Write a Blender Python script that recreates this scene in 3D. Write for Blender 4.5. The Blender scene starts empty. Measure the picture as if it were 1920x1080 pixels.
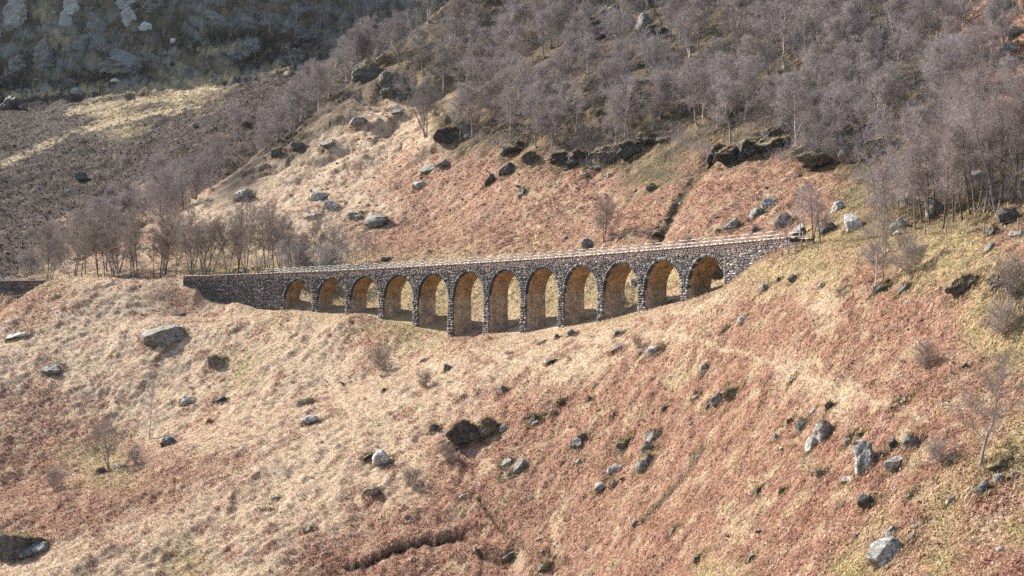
import bpy, math, random
import numpy as np

# ------------------------------------------------------------------ camera, light
SC = bpy.context.scene
COL = SC.collection
FPX, VH, UC = 2400.0, 620.0, 960.0          # focal length / level line / centre, in pixels of a 1920 px wide frame
EYE = np.array([0.0, 0.0, 0.0])

cam_d = bpy.data.cameras.new('camera')
cam = bpy.data.objects.new('camera', cam_d)
COL.objects.link(cam)
cam.location = (0, 0, 0)
cam.rotation_euler = (math.radians(90), 0, 0)
cam_d.sensor_width = 36.0
cam_d.lens = FPX / 1920.0 * 36.0
cam_d.shift_y = (VH - 540.0) / 1920.0
cam_d.clip_start = 0.5
cam_d.clip_end = 6000
SC.camera = cam

SUN_AZ = np.array([-0.82, 0.57])            # towards the sun, in plan
SUN_EL = math.radians(37)
W = bpy.data.worlds.new('World')
SC.world = W
W.use_nodes = True
nt = W.node_tree
nt.nodes.clear()
wo = nt.nodes.new('ShaderNodeOutputWorld')
bg = nt.nodes.new('ShaderNodeBackground')
sky = nt.nodes.new('ShaderNodeTexSky')
sky.sky_type = 'NISHITA'
sky.sun_disc = False
sky.sun_elevation = SUN_EL
sky.sun_rotation = math.atan2(SUN_AZ[0], SUN_AZ[1])
bg.inputs['Strength'].default_value = 0.115
nt.links.new(sky.outputs[0], bg.inputs['Color'])
nt.links.new(bg.outputs[0], wo.inputs['Surface'])

sun_d = bpy.data.lights.new('sun', 'SUN')
sun_d.energy = 5.0
sun_d.angle = math.radians(0.53)
sun_d.color = (1.0, 0.96, 0.91)
sun = bpy.data.objects.new('sun', sun_d)
COL.objects.link(sun)
_a = SUN_AZ / np.linalg.norm(SUN_AZ)
from mathutils import Vector
_sd = Vector((_a[0] * math.cos(SUN_EL), _a[1] * math.cos(SUN_EL), math.sin(SUN_EL)))
sun.rotation_euler = _sd.to_track_quat('Z', 'Y').to_euler()
sun.location = (-300, 200, 400)

SC.view_settings.view_transform = 'Standard'
SC.view_settings.look = 'None'
SC.view_settings.exposure = 1.33
SC.view_settings.gamma = 1.0
SC.cycles.max_bounces = 6
SC.cycles.diffuse_bounces = 4
SC.cycles.transparent_max_bounces = 4
SC.cycles.volume_bounces = 0
SC.cycles.use_denoising = False
SC.cycles.sample_clamp_indirect = 3.0

# ------------------------------------------------------------------ noise
def _hash(ix, iy, seed):
    h = (ix.astype(np.int64) * 374761393 + iy.astype(np.int64) * 668265263 + seed * 974634777) & 0xffffffff
    h = ((h ^ (h >> 13)) * 1274126177) & 0xffffffff
    return (h ^ (h >> 16)) & 0xffff

def perlin(x, y, seed=0):
    x = np.asarray(x, float); y = np.asarray(y, float)
    x0 = np.floor(x); y0 = np.floor(y)
    fx = x - x0; fy = y - y0
    ux = fx * fx * fx * (fx * (fx * 6 - 15) + 10); uy = fy * fy * fy * (fy * (fy * 6 - 15) + 10)
    def g(dx, dy):
        a = _hash(x0 + dx, y0 + dy, seed) * (2 * math.pi / 65536)
        return np.cos(a) * (fx - dx) + np.sin(a) * (fy - dy)
    a = g(0, 0); b = g(1, 0); c = g(0, 1); d = g(1, 1)
    return ((a * (1 - ux) + b * ux) * (1 - uy) + (c * (1 - ux) + d * ux) * uy) * 1.5

def fbm(x, y, seed=0, octv=4, gain=.5):
    s = 0; a = 1.0; n = 0
    for o in range(octv):
        s = s + a * perlin(x * 2 ** o + 17.3 * o, y * 2 ** o - 9.1 * o, seed + o); n += a; a *= gain
    return s / n * 1.3

def smooth(a, b, x):
    t = np.clip((x - a) / (b - a), 0, 1)
    return t * t * (3 - 2 * t)

# ------------------------------------------------------------------ the line of the viaduct
VX, VY, VZ, VHD, VK, VG = -50.1459, 282.0787, 12.8939, -0.669, -3.1617e-3, -0.00113
PITCH, PW, DEPTH, CROWN = 10.7, 1.685, 4.4, 1.816
def vp(s, off=0.0):
    s = np.asarray(s, float)
    th = VHD + VK * s
    x = VX + (np.sin(th) - math.sin(VHD)) / VK - np.sin(th) * off
    y = VY + (-np.cos(th) + math.cos(VHD)) / VK + np.cos(th) * off
    return x, y
def cop(s):
    return VZ + VG * np.asarray(s, float)
_ss = np.linspace(-120, 200, 3201)
_sx, _sy = vp(_ss)
_su = UC + FPX * _sx / _sy
def s_at_u(u):
    return np.interp(u, _su, _ss)
def pix(u, v, D):
    return np.array([(u - UC) / FPX * D, D, (VH - v) / FPX * D])

S_L, S_R, S_AB = float(s_at_u(343)), float(s_at_u(1478)), 12 * PITCH - PW

# ------------------------------------------------------------------ terrain control points
front_px = [(343, 541), (375, 562), (430, 573), (525, 583), (588, 585), (650, 592), (715, 598), (775, 611), (845, 631),
            (905, 632), (978, 625), (1047, 615), (1120, 604), (1200, 586), (1283, 565), (1370, 537), (1400, 522), (1450, 478), (1480, 460)]
CP = []
def cp(u, v, D): CP.append(pix(u, v, D))
fs = []; fz = []
for u, v in front_px:
    s = float(s_at_u(u)); x, y = vp(s)
    z = (VH - v) / FPX * float(y)
    fs.append(s); fz.append(z)
    if 2 < s < 124:
        x, y = vp(s, DEPTH + .3); CP.append(np.array([float(x), float(y), z + 1.3]))
        x, y = vp(s, 11); CP.append(np.array([float(x), float(y), max(z + 4.6, float(cop(s)) - 8.5)]))
        x, y = vp(s, 24); CP.append(np.array([float(x), float(y), max(z + 12, float(cop(s)) + 1)]))
for s in np.arange(fs[0], fs[-1] + .1, 3.0):
    x, y = vp(s); CP.append(np.array([float(x), float(y), float(np.interp(s, fs, fz))]))
for s in (-110, -90, -75, -60, -45, -32, -22, -12):
    for off in (4.6, 7.5, 12):
        x, y = vp(s, off); CP.append(np.array([float(x), float(y), float(cop(s)) - .9 + (.8 if off > 9 else 0)]))
for s in (-45, -38, -32, -29):
    x, y = vp(s, 0.4); CP.append(np.array([float(x), float(y), float(cop(s)) - .7]))
for s in (142, 150, 160, 172, 185, 200):
    for off in (.6, 3.5):
        x, y = vp(s, off); CP.append(np.array([float(x), float(y), float(cop(s)) - 1.0]))
    x, y = vp(s, 9); CP.append(np.array([float(x), float(y), float(cop(s)) + 2.4]))
    x, y = vp(s, 24); CP.append(np.array([float(x), float(y), float(cop(s)) + 11.5]))
    x, y = vp(s, -6); CP.append(np.array([float(x), float(y), float(cop(s)) - 4.0]))
# in front
for u, v, D in [(0, 1080, 172), (160, 1080, 168), (300, 1080, 166), (640, 1080, 160), (960, 1080, 152), (1280, 1080, 121), (1600, 1080, 94), (1920, 1080, 80), (2200, 1080, 66), (-300, 1080, 180),
                # near ridge on the left and the dip behind it
                (0, 945, 200), (160, 900, 206), (330, 838, 214), (500, 780, 222), (650, 735, 230), (900, 668, 240), (1180, 600, 228),
                (0, 905, 228), (160, 884, 231), (330, 826, 232), (520, 760, 237),
                (0, 720, 263), (200, 680, 269), (400, 690, 262), (600, 660, 255), (760, 665, 246),
                (100, 610, 285), (220, 598, 288), (330, 594, 284), (440, 598, 278), (540, 612, 268),
                (50, 551, 306), (0, 586, 302), (-80, 625, 298), (100, 526, 312),
                (20, 588, 316), (-60, 610, 316), (70, 572, 320),
                (1500, 620, 144), (1700, 640, 124), (1900, 660, 109), (1900, 860, 94), (1650, 860, 107), (1300, 800, 151)]:
    cp(u, v, D)
# slope above
for u, v, D in [(600, 480, 318), (480, 485, 330), (350, 490, 338), (230, 500, 344), (130, 512, 348),
                (350, 384, 392), (240, 445, 376), (110, 508, 360), (450, 318, 408), (560, 242, 426), (640, 180, 440), (700, 132, 452), (780, 62, 470), (850, 0, 486), (960, -90, 512),
                (600, 380, 362), (700, 300, 384), (820, 200, 412), (960, 300, 330), (960, 150, 382), (960, 0, 440),
                (1280, 300, 282), (1280, 150, 328), (1280, 0, 384), (1600, 300, 238), (1600, 150, 274), (1600, 0, 318), (1900, 150, 232), (1900, 0, 268), (2200, 0, 230), (2200, 200, 190),
                (1280, -160, 450), (1700, -160, 385), (1900, 300, 196), (1100, 400, 288), (850, 400, 328)]:
    cp(u, v, D)
# the land behind the left shoulder, falling into the gully
for u, v, D, dy, dz in [(350, 384, 392, 36, -12), (240, 445, 376, 34, -9), (110, 508, 360, 30, -7), (450, 318, 408, 36, -14), (560, 242, 426, 38, -16), (640, 180, 440, 38, -16), (700, 132, 452, 40, -17), (780, 62, 470, 42, -18), (850, 0, 486, 42, -18), (960, -90, 512, 44, -18)]:
    p = pix(u, v, D); CP.append(p + np.array([-dy * .55, dy * .83, dz])); CP.append(p + np.array([-dy * 1.3, dy * 1.9, dz * 2.6]))
# valley floor and the bank the camera stands on
for p in [(0, 0, -1.75), (-60, 0, -2), (60, 0, -2), (0, 30, -14), (-60, 30, -15), (60, 30, -12), (0, 75, -33), (-70, 80, -36), (60, 62, -22), (-120, 110, -40), (130, 60, -10), (-260, 160, -46), (-250, 300, -14), (180, 160, 34), (0, -60, 12), (100, -60, 14), (-100, -60, 12)]:
    CP.append(np.array(p, float))

FCP = []
for u, v, D in [(-500, 560, 470), (0, 520, 440), (150, 480, 455), (300, 420, 480), (0, 430, 500), (-400, 420, 520), (0, 330, 580), (0, 262, 655), (60, 246, 700), (0, 215, 760), (0, 150, 900), (-500, 150, 880), (-500, 330, 620),
                (300, 330, 540), (300, 250, 610), (300, 208, 670), (300, 190, 735), (300, 150, 840), (300, 60, 930), (0, 40, 980),
                (450, 280, 520), (450, 200, 610), (480, 165, 700), (520, 135, 800), (560, 100, 860), (600, 40, 940), (700, 60, 900), (800, 0, 960), (300, -60, 1030), (0, -80, 1080), (700, -80, 1060), (1100, -60, 1000), (1100, -260, 1250), (0, -260, 1250), (-500, -100, 1050), (560, 200, 620), (680, 140, 680)]:
    FCP.append(pix(u, v, D))
FCP += [np.array([-40, 520, 30.]), np.array([60, 620, 70.]), np.array([-330, 420, -20.]), np.array([-300, 300, -40.]), np.array([0, 380, -10.]), np.array([300, 520, 80.])]

def tps_fit(pts, lam):
    pts = np.array(pts); n = len(pts); sc = 100.0
    X = pts[:, :2] / sc; z = pts[:, 2]
    d2 = ((X[:, None] - X[None]) ** 2).sum(-1)
    K = np.where(d2 > 0, .5 * d2 * np.log(np.maximum(d2, 1e-12)), 0) + lam * np.eye(n)
    Pm = np.hstack([np.ones((n, 1)), X])
    A = np.zeros((n + 3, n + 3)); A[:n, :n] = K; A[:n, n:] = Pm; A[n:, :n] = Pm.T
    w = np.linalg.solve(A, np.concatenate([z, np.zeros(3)]))
    def ev(x, y):
        x = np.asarray(x, float).ravel() / sc; y = np.asarray(y, float).ravel() / sc
        out = np.empty(len(x))
        for i in range(0, len(x), 20000):
            xs = x[i:i + 20000, None]; ys = y[i:i + 20000, None]
            dd = (xs - X[None, :, 0]) ** 2 + (ys - X[None, :, 1]) ** 2
            np.maximum(dd, 1e-12, out=dd)
            out[i:i + 20000] = (.5 * dd * np.log(dd)) @ w[:n] + w[n] + w[n + 1] * xs[:, 0] + w[n + 2] * ys[:, 0]
        return out
    return ev
near_f = tps_fit(CP, 2e-4)
far_f = tps_fit(FCP, 1e-3)

# ------------------------------------------------------------------ vegetation map (what grows where)
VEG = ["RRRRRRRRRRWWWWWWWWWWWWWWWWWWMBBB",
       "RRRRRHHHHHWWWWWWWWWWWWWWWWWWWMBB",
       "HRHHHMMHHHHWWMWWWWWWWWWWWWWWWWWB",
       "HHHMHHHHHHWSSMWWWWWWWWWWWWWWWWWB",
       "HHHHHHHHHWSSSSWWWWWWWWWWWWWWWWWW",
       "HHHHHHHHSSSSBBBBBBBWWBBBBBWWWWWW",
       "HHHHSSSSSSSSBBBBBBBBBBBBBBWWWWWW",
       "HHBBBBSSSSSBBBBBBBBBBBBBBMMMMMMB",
       "HMSSSSMMMMMMMMMMMMMMMMMMMMBBMMMW",
       "BBSSSBSSMSMMMMMMMMMMSSSBBSBBBBMW",
       "SSSSSSSSSSSBMMBSSSSSSBBBBBBBBBMM",
       "SSSSSSSMSSSSSSSSSSSBBBBBSBBBBBBM",
       "SBSSSSSSSSSSSSSBBBBBBBBBBSSBBBBB",
       "BBBBSSSSSSSSSBBBBBBBBBBBBBBBBBBM",
       "BBMMBBBBSSSSSBBBBBBBBBBBBBBBBBMM",
       "BBBBBBSSSSSSSBBBBBBBBBBBBBBBBMBB",
       "BBBBSSSSSSSBBBBBBBBBBBBBBBBMBMBM",
       "SSSSSMSSSBBBBBBBBBBBBBMBBBMMBMBB"]
CLS = "SBMHWR"
VM = np.zeros((18, 32, 6))
for _r in range(18):
    for _c in range(32):
        VM[_r, _c, CLS.index(VEG[_r][_c])] = 1
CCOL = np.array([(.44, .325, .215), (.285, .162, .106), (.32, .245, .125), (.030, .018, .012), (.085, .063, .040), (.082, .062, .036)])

def polyd(u, v, pts):
    d = np.full(u.shape, 1e9)
    for (ax, ay), (bx, by) in zip(pts[:-1], pts[1:]):
        vx, vy = bx - ax, by - ay
        t = np.clip(((u - ax) * vx + (v - ay) * vy) / (vx * vx + vy * vy), 0, 1)
        d = np.minimum(d, np.hypot(u - ax - t * vx, v - ay - t * vy))
    return d
STRAW_BANDS = [([(1265, 628), (1330, 648), (1420, 672), (1500, 705), (1600, 738), (1700, 768), (1730, 785)], 5),
               ([(640, 745), (900, 660), (1150, 600)], 16),
               ([(0, 1060), (200, 1000), (420, 930), (650, 800)], 16), ([(0, 640), (200, 615), (330, 600)], 14)]
GRASS_BANDS = [([(0, 308), (60, 285), (130, 250), (200, 232), (290, 212), (380, 196)], 4), ([(10, 180), (110, 170), (250, 168), (330, 160), (430, 145), (540, 125)], 5),
               ([(130, 210), (240, 192), (330, 182), (400, 165)], 5), ([(380, 100), (450, 88)], 6), ([(80, 20), (110, 70), (170, 110)], 12)]
GULLIES = [([(1330, 300), (1290, 350), (1262, 400), (1235, 448)], 9), ([(900, 935), (940, 990), (1000, 1035), (1080, 1060)], 5), ([(1320, 840), (1260, 920), (1210, 975)], 7)]

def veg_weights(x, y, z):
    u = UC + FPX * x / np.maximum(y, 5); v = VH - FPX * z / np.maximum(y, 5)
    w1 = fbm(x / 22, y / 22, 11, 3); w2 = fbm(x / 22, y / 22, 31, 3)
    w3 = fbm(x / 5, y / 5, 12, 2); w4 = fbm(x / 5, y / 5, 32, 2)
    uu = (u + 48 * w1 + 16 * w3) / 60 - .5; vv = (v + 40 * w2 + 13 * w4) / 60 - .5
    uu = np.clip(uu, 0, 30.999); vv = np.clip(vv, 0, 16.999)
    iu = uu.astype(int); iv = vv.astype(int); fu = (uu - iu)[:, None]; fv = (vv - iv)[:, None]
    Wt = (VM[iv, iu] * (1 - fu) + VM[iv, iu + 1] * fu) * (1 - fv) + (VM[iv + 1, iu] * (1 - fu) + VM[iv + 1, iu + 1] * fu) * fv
    # clumps of one kind inside another
    n1 = fbm(x / 2.6 + 5, y / 3.4, 41, 3); n2 = fbm(x / 2.2, y / 2.8 + 9, 51, 3); n3 = fbm(x / 9, y / 12, 61, 3)
    Wt = Wt.copy()
    isS = Wt[:, 0].copy(); isB = Wt[:, 1].copy(); isM = Wt[:, 2].copy()
    t = smooth(.06, .5, n1 + .55 * n3) * .8
    Wt[:, 0] -= isS * t; Wt[:, 1] += isS * t
    t = smooth(.08, .5, n2 - .45 * n3) * .72
    Wt[:, 1] -= isB * t; Wt[:, 0] += isB * t * .65; Wt[:, 2] += isB * t * .35
    t = smooth(.0, .5, n2) * .5
    Wt[:, 2] -= isM * t; Wt[:, 1] += isM * t * .6; Wt[:, 0] += isM * t * .4
    isW = Wt[:, 4].copy(); t = smooth(.1, .55, n3 + .5 * n1) * .4
    Wt[:, 4] -= isW * t; Wt[:, 2] += isW * t
    isH = Wt[:, 3].copy(); t = smooth(.25, .6, n1) * .35
    Wt[:, 3] -= isH * t; Wt[:, 2] += isH * t
    isR = Wt[:, 5].copy(); t = smooth(-.15, .35, n3 + .3 * n2); Wt[:, 5] -= isR * t * .9; Wt[:, 3] += isR * t * .5; Wt[:, 2] += isR * t * .4
    for pts, r in STRAW_BANDS:
        b = (1 - smooth(.2 * r, 1.7 * r, polyd(u + 10 * w3, v + 9 * w4, pts))) * (1 if r < 6 else smooth(-.55, .2, n1 + .4 * n3)); b = (b * (.95 if r < 6 else .7))[:, None]
        Wt = Wt * (1 - b); Wt[:, 0] += b[:, 0]
    for pts, r in GRASS_BANDS:
        b = (1 - smooth(.3 * r, 1.9 * r, polyd(u + 14 * w3, v + 10 * w4, pts))) * smooth(-.35, .15, n1 + .3); b = (b * .9)[:, None] * (y > 430)[:, None]
        Wt = Wt * (1 - b); Wt[:, 2] += b[:, 0] * .8; Wt[:, 0] += b[:, 0] * .25
    for pts, r in GULLIES:
        b = (1 - smooth(.3 * r, 1.6 * r, polyd(u + 6 * w3, v + 6 * w4, pts)))[:, None] * .8
        Wt = Wt * (1 - b); Wt[:, 4] += b[:, 0]
    return np.clip(Wt, 0, 1), u, v

SCARPS = [([(640, 1066), (700, 1042), (755, 1016), (800, 1008), (860, 1000), (885, 1012)], 1.0, 5.0), ([(890, 1030), (930, 1042), (962, 1052)], 1.2, 4.0)]

# ------------------------------------------------------------------ terrain sheet
Y0 = -60.0
ts = np.concatenate([np.linspace(-1.5, -.44, 24, endpoint=False), np.linspace(-.44, .44, 820), np.linspace(.44, 1.5, 25)[1:]])
ys = [-30.0]
while ys[-1] < 88: ys.append(ys[-1] + (6.0 if ys[-1] < 70 else 2.0))
while ys[-1] < 350: ys.append(ys[-1] + max(.2, .0015 * ys[-1]))
while ys[-1] < 540: ys.append(ys[-1] + .0022 * ys[-1])
while ys[-1] < 1080: ys.append(ys[-1] + .0026 * ys[-1])
while ys[-1] < 1300: ys.append(ys[-1] + .006 * ys[-1])
ys = np.array(ys)
NT, NY = len(ts), len(ys)
GX = (ts[None, :] * (ys[:, None] - Y0)); GY = np.repeat(ys[:, None], NT, 1)
x = GX.ravel(); y = GY.ravel()

def lowres(f, step=4):
    # evaluate the smooth surface on every 4th row/column, then spread it (the surface is smooth at that scale)
    ri = np.unique(np.concatenate([np.arange(0, NY, step), [NY - 1]])); ci = np.unique(np.concatenate([np.arange(0, NT, step), [NT - 1]]))
    sub = f(GX[np.ix_(ri, ci)].ravel(), GY[np.ix_(ri, ci)].ravel()).reshape(len(ri), len(ci))
    tmp = np.empty((len(ri), NT))
    for i in range(len(ri)): tmp[i] = np.interp(ts, ts[ci], sub[i])
    out = np.empty((NY, NT))
    for j in range(NT): out[:, j] = np.interp(ys, ys[ri], tmp[:, j])
    return out.ravel()
nz = lowres(near_f); fzr = lowres(far_f)

# distance to the masonry, to keep the ground quiet beside it
_vs = np.arange(-32, 150, 2.0); _vx, _vy = vp(_vs, 2.2)
def near_viaduct(x, y):
    m = np.full(x.shape, 1e9); sel = (np.abs(x) < 120) & (y > 150) & (y < 340)
    xs = x[sel]; yy = y[sel]; d = np.full(xs.shape, 1e9)
    for a, b in zip(_vx, _vy): d = np.minimum(d, np.hypot(xs - a, yy - b))
    m[sel] = d
    return m
quiet = smooth(4.0, 17.0, near_viaduct(x, y))
amp = np.clip((y - 60) / 60, .3, 1)
hum = -.36 + fbm(x / 13, y / 13, 1, 3) * 1.0 + np.abs(fbm(x / 5.5, y / 5.5, 3, 3)) * .75 + np.abs(fbm(x / 2.3, y / 2.3, 7, 3)) * .42 + fbm(x / 1.1, y / 1.1, 5, 2) * .16
nz2 = nz + hum * amp * (.15 + .85 * quiet)
# rougher, ledged ground in the wood
up = smooth(30, 60, nz) * smooth(300, 330, y + .6 * x)
ledge = fbm(x / 16, y / 9, 71, 4)
nz2 = nz2 + up * (ledge * 2.6 + np.round(fbm(x / 30, y / 18, 75, 2) * 3) * .9)
fh = fbm(x / 60, y / 45, 81, 4) * 4.5 + fbm(x / 14, y / 10, 84, 4) * 1.3 + fbm(x / 4, y / 4, 88, 3) * .22
crag = smooth(120, 175, fzr) * smooth(20, -60, x + (y - 800) * .12)
tq = 11.0; tt_ = (fzr + 13 * fbm(x / 38, y / 38, 91, 4) + .18 * x) / tq; fr_ = tt_ - np.floor(tt_)
fh = fh + crag * (tq * (smooth(.5, .92, fr_) - fr_) * 1.0 + np.abs(fbm(x / 7, y / 12, 93, 4)) * 5.5)
fz2 = fzr + fh
uu0 = UC + FPX * x / np.maximum(y, 5); vv0 = VH - FPX * nz2 / np.maximum(y, 5)
peat = np.zeros(len(x)); sc_mask = (y > 90) & (y < 240) & (nz2 < 0)
xi = np.where(sc_mask)[0]
for pts, dep, reach in SCARPS:
    # turf edge: the ground just below it has slipped
    pw_ = np.array([[ (a - UC) / FPX, b] for a, b in pts])
    uu = uu0[xi]; vv = vv0[xi] + 4 * fbm(x[xi] / 5, x[xi] / 9, 95, 2)
    line = np.interp(uu, [p[0] for p in pts], [p[1] for p in pts]); inside = (uu > pts[0][0]) & (uu < pts[-1][0])
    dv = vv - line
    ends = smooth(pts[0][0], pts[0][0] + 18, uu) * smooth(pts[-1][0], pts[-1][0] - 12, uu)
    cut = np.where(dv > 0, np.exp(-dv / 34.0), smooth(-3.0, 0, dv)) * ends * inside
    nz2[xi] -= dep * cut * np.clip(.8 + .5 * fbm(uu / 26, uu / 60, 97, 2), .35, 1.2)
    peat[xi] = np.maximum(peat[xi], ends * inside * smooth(-3, 0, dv) * smooth(9, 3, dv))
# mossy hummocks in front of the left piers and on the lower slope
for u_, v_, w_, h_ in [(445, 578, 60, .9), (520, 596, 70, .8), (560, 612, 60, .9), (655, 612, 95, 1.5), (735, 640, 80, 1.1), (610, 640, 60, .7), (690, 655, 60, .6), (365, 580, 60, .8), (770, 655, 60, .7), (905, 645, 90, 1.0), (860, 655, 50, .6), (480, 640, 50, .5), (1290, 660, 60, .5), (1420, 725, 70, .7)]:
    D_ = float(np.median(y[(np.abs(uu0 - u_) < 6) & (np.abs(vv0 - v_) < 6) & (y > 90) & (y < 330)])); xc_ = (u_ - UC) / FPX * D_; r_ = w_ / FPX * D_ * .45
    dd = ((x - xc_) / r_) ** 2 + ((y - D_) / (r_ * 1.25)) ** 2; sel = dd < 9
    nz2[sel] += h_ * np.exp(-dd[sel]) * (1 + .35 * fbm(x[sel] / 1.5, y[sel] / 1.5, 151, 2))
for pts, r, dep in [(GULLIES[0][0], 10, 1.6), (GULLIES[1][0], 5, .5), (GULLIES[2][0], 7, .5)]:
    dd = polyd(uu0, vv0, pts); nz2 -= dep * np.exp(-(dd / r) ** 2)

is_far = (fz2 > nz2) & (y > 300)
Z = np.where(is_far, fz2, nz2)
GZ = Z.reshape(NY, NT); FARG = is_far.reshape(NY, NT)

def ground(x, y):
    x = np.asarray(x, float); y = np.asarray(y, float)
    t = np.clip(x / (y - Y0), ts[0], ts[-1] - 1e-9); yc = np.clip(y, ys[0], ys[-1] - 1e-6)
    j = np.clip(np.searchsorted(ts, t, 'right') - 1, 0, NT - 2); i = np.clip(np.searchsorted(ys, yc, 'right') - 1, 0, NY - 2)
    a = (t - ts[j]) / (ts[j + 1] - ts[j]); b = (yc - ys[i]) / (ys[i + 1] - ys[i])
    return (GZ[i, j] * (1 - a) + GZ[i, j + 1] * a) * (1 - b) + (GZ[i + 1, j] * (1 - a) + GZ[i + 1, j + 1] * a) * b
def gnormal(x, y, e=.6):
    gx = (ground(x + e, y) - ground(x - e, y)) / (2 * e); gy = (ground(x, y + e) - ground(x, y - e)) / (2 * e)
    n = np.stack([-gx, -gy, np.ones_like(gx)], -1)
    return n / np.linalg.norm(n, axis=-1, keepdims=True)
_march = np.concatenate([np.arange(84, 560, .35), np.arange(560, 1290, 1.0)])
def cast(u, v):
    # where the line of sight through a pixel of the photograph meets the ground
    t = (u - UC) / FPX; k = (VH - v) / FPX
    hit = ground(t * _march, _march) >= k * _march
    i = int(np.argmax(hit)) if hit.any() else len(_march) - 1
    D = float(_march[i])
    return np.array([t * D, D, float(ground(np.array([t * D]), np.array([D]))[0])])

# ------------------------------------------------------------------ mesh + material helpers
def mesh_from(name, V, faces, cols=None, smooth_faces=False):
    me = bpy.data.meshes.new(name)
    V = np.asarray(V, np.float32)
    me.vertices.add(len(V)); me.vertices.foreach_set('co', V.ravel())
    faces = [np.asarray(q, np.int32) for q in faces if len(q)]
    nl = sum(q.size for q in faces); nf = sum(len(q) for q in faces)
    me.loops.add(nl); me.polygons.add(nf)
    me.loops.foreach_set('vertex_index', np.concatenate([q.ravel() for q in faces]))
    sizes = np.concatenate([np.full(len(q), q.shape[1], np.int32) for q in faces])
    starts = np.concatenate([[0], np.cumsum(sizes)[:-1]]).astype(np.int32)
    me.polygons.foreach_set('loop_start', starts)
    if smooth_faces: me.polygons.foreach_set('use_smooth', np.ones(nf, bool))
    me.update(calc_edges=True)
    if cols is not None:
        ca = me.color_attributes.new('Col', 'FLOAT_COLOR', 'POINT')
        c4 = np.ones((len(V), 4), np.float32); c4[:, :3] = cols
        ca.data.foreach_set('color', c4.ravel())
    return me
def put(name, me, mat=None, parent=None):
    o = bpy.data.objects.new(name, me)
    COL.objects.link(o)
    if mat and me and not me.materials: me.materials.append(mat)
    if parent: o.parent = parent
    return o
def empty(name, loc=(0, 0, 0)):
    o = bpy.data.objects.new(name, None); COL.objects.link(o); o.location = loc
    o.empty_display_size = .5
    return o
def tag(o, label=None, cat=None, group=None, kind=None):
    if label: o['label'] = label
    if cat: o['category'] = cat
    if group: o['group'] = group
    if kind: o['kind'] = kind
    return o

class NB:
    def __init__(s, name):
        s.m = bpy.data.materials.new(name); s.m.use_nodes = True; s.t = s.m.node_tree
        s.b = s.t.nodes['Principled BSDF']; s.out = s.t.nodes['Material Output']
        s.b.inputs['Roughness'].default_value = .95
        s.b.inputs['Specular IOR Level'].default_value = .15
    def n(s, typ, **kw):
        q = s.t.nodes.new('ShaderNode' + typ)
        for k_, v_ in kw.items():
            if k_ in q.inputs: q.inputs[k_].default_value = v_
            else: setattr(q, k_, v_)
        return q
    def l(s, a, b): s.t.links.new(a, b)
    def attr(s, name='Col'):
        q = s.n('Attribute'); q.attribute_name = name; return q
    def noise(s, scale, detail=4, rough=.6, vec=None, dist=0):
        q = s.n('TexNoise'); q.inputs['Scale'].default_value = scale; q.inputs['Detail'].default_value = detail; q.inputs['Roughness'].default_value = rough; q.inputs['Distortion'].default_value = dist
        if vec is not None: s.l(vec, q.inputs['Vector'])
        return q
    def ramp(s, fac, stops):
        q = s.n('ValToRGB'); e = q.color_ramp.elements
        while len(e) < len(stops): e.new(.5)
        for el, (p, c) in zip(e, stops):
            el.position = p; el.color = (*c, 1) if len(c) == 3 else c
        s.l(fac, q.inputs['Fac']); return q
    def mix(s, a, b, fac, mode='MIX'):
        q = s.n('Mix'); q.data_type = 'RGBA'; q.blend_type = mode
        for sock, val in ((q.inputs['Factor'], fac), (q.inputs['A'], a), (q.inputs['B'], b)):
            if hasattr(val, 'links') or hasattr(val, 'is_linked'): s.l(val, sock)
            elif isinstance(val, (int, float)): sock.default_value = val
            else: sock.default_value = (*val, 1)
        return q.outputs['Result']
    def math(s, op, a, b=0.0):
        q = s.n('Math'); q.operation = op
        for sock, val in ((q.inputs[0], a), (q.inputs[1], b)):
            if isinstance(val, (int, float)): sock.default_value = val
            else: s.l(val, sock)
        return q.outputs[0]
    def bump(s, height, strength, dist, prev=None):
        q = s.n('Bump'); q.inputs['Strength'].default_value = strength; q.inputs['Distance'].default_value = dist
        s.l(height, q.inputs['Height'])
        if prev is not None: s.l(prev, q.inputs['Normal'])
        s.l(q.outputs[0], s.b.inputs['Normal']); return q.outputs[0]

def mat_ground():
    q = NB('ground'); tc = q.n('TexCoord').outputs['Object']
    c = q.attr().outputs['Color']
    n1 = q.noise(1.1, 8, .75, tc); n2 = q.noise(5.5, 6, .7, tc)
    r1 = q.ramp(n1.outputs['Fac'], [(.25, (.55, .5, .46)), (.5, (1, 1, 1)), (.72, (1.45, 1.42, 1.35))])
    r2 = q.ramp(n2.outputs['Fac'], [(.3, (.6, .56, .52)), (.5, (1, 1, 1)), (.7, (1.4, 1.38, 1.3))])
    c = q.mix(c, r1.outputs[0], 1.0, 'MULTIPLY'); c = q.mix(c, r2.outputs[0], 1.0, 'MULTIPLY')
    q.l(c, q.b.inputs['Base Color'])
    b = q.bump(n1.outputs['Fac'], .9, .55); q.bump(n2.outputs['Fac'], .8, .18, b)
    return q.m
def mat_leaf(name, trans=.35):
    q = NB(name); c = q.attr().outputs['Color']
    q.l(c, q.b.inputs['Base Color'])
    tr = q.n('BsdfTranslucent'); q.l(c, tr.inputs['Color'])
    mx = q.n('MixShader'); mx.inputs[0].default_value = trans
    q.l(q.b.outputs[0], mx.inputs[1]); q.l(tr.outputs[0], mx.inputs[2]); q.l(mx.outputs[0], q.out.inputs['Surface'])
    return q.m
def mat_twig(name, lo, hi):
    q = NB(name); oi = q.n('ObjectInfo')
    r = q.ramp(oi.outputs['Random'], [(0, lo), (1, hi)])
    q.l(r.outputs[0], q.b.inputs['Base Color'])
    return q.m
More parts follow.
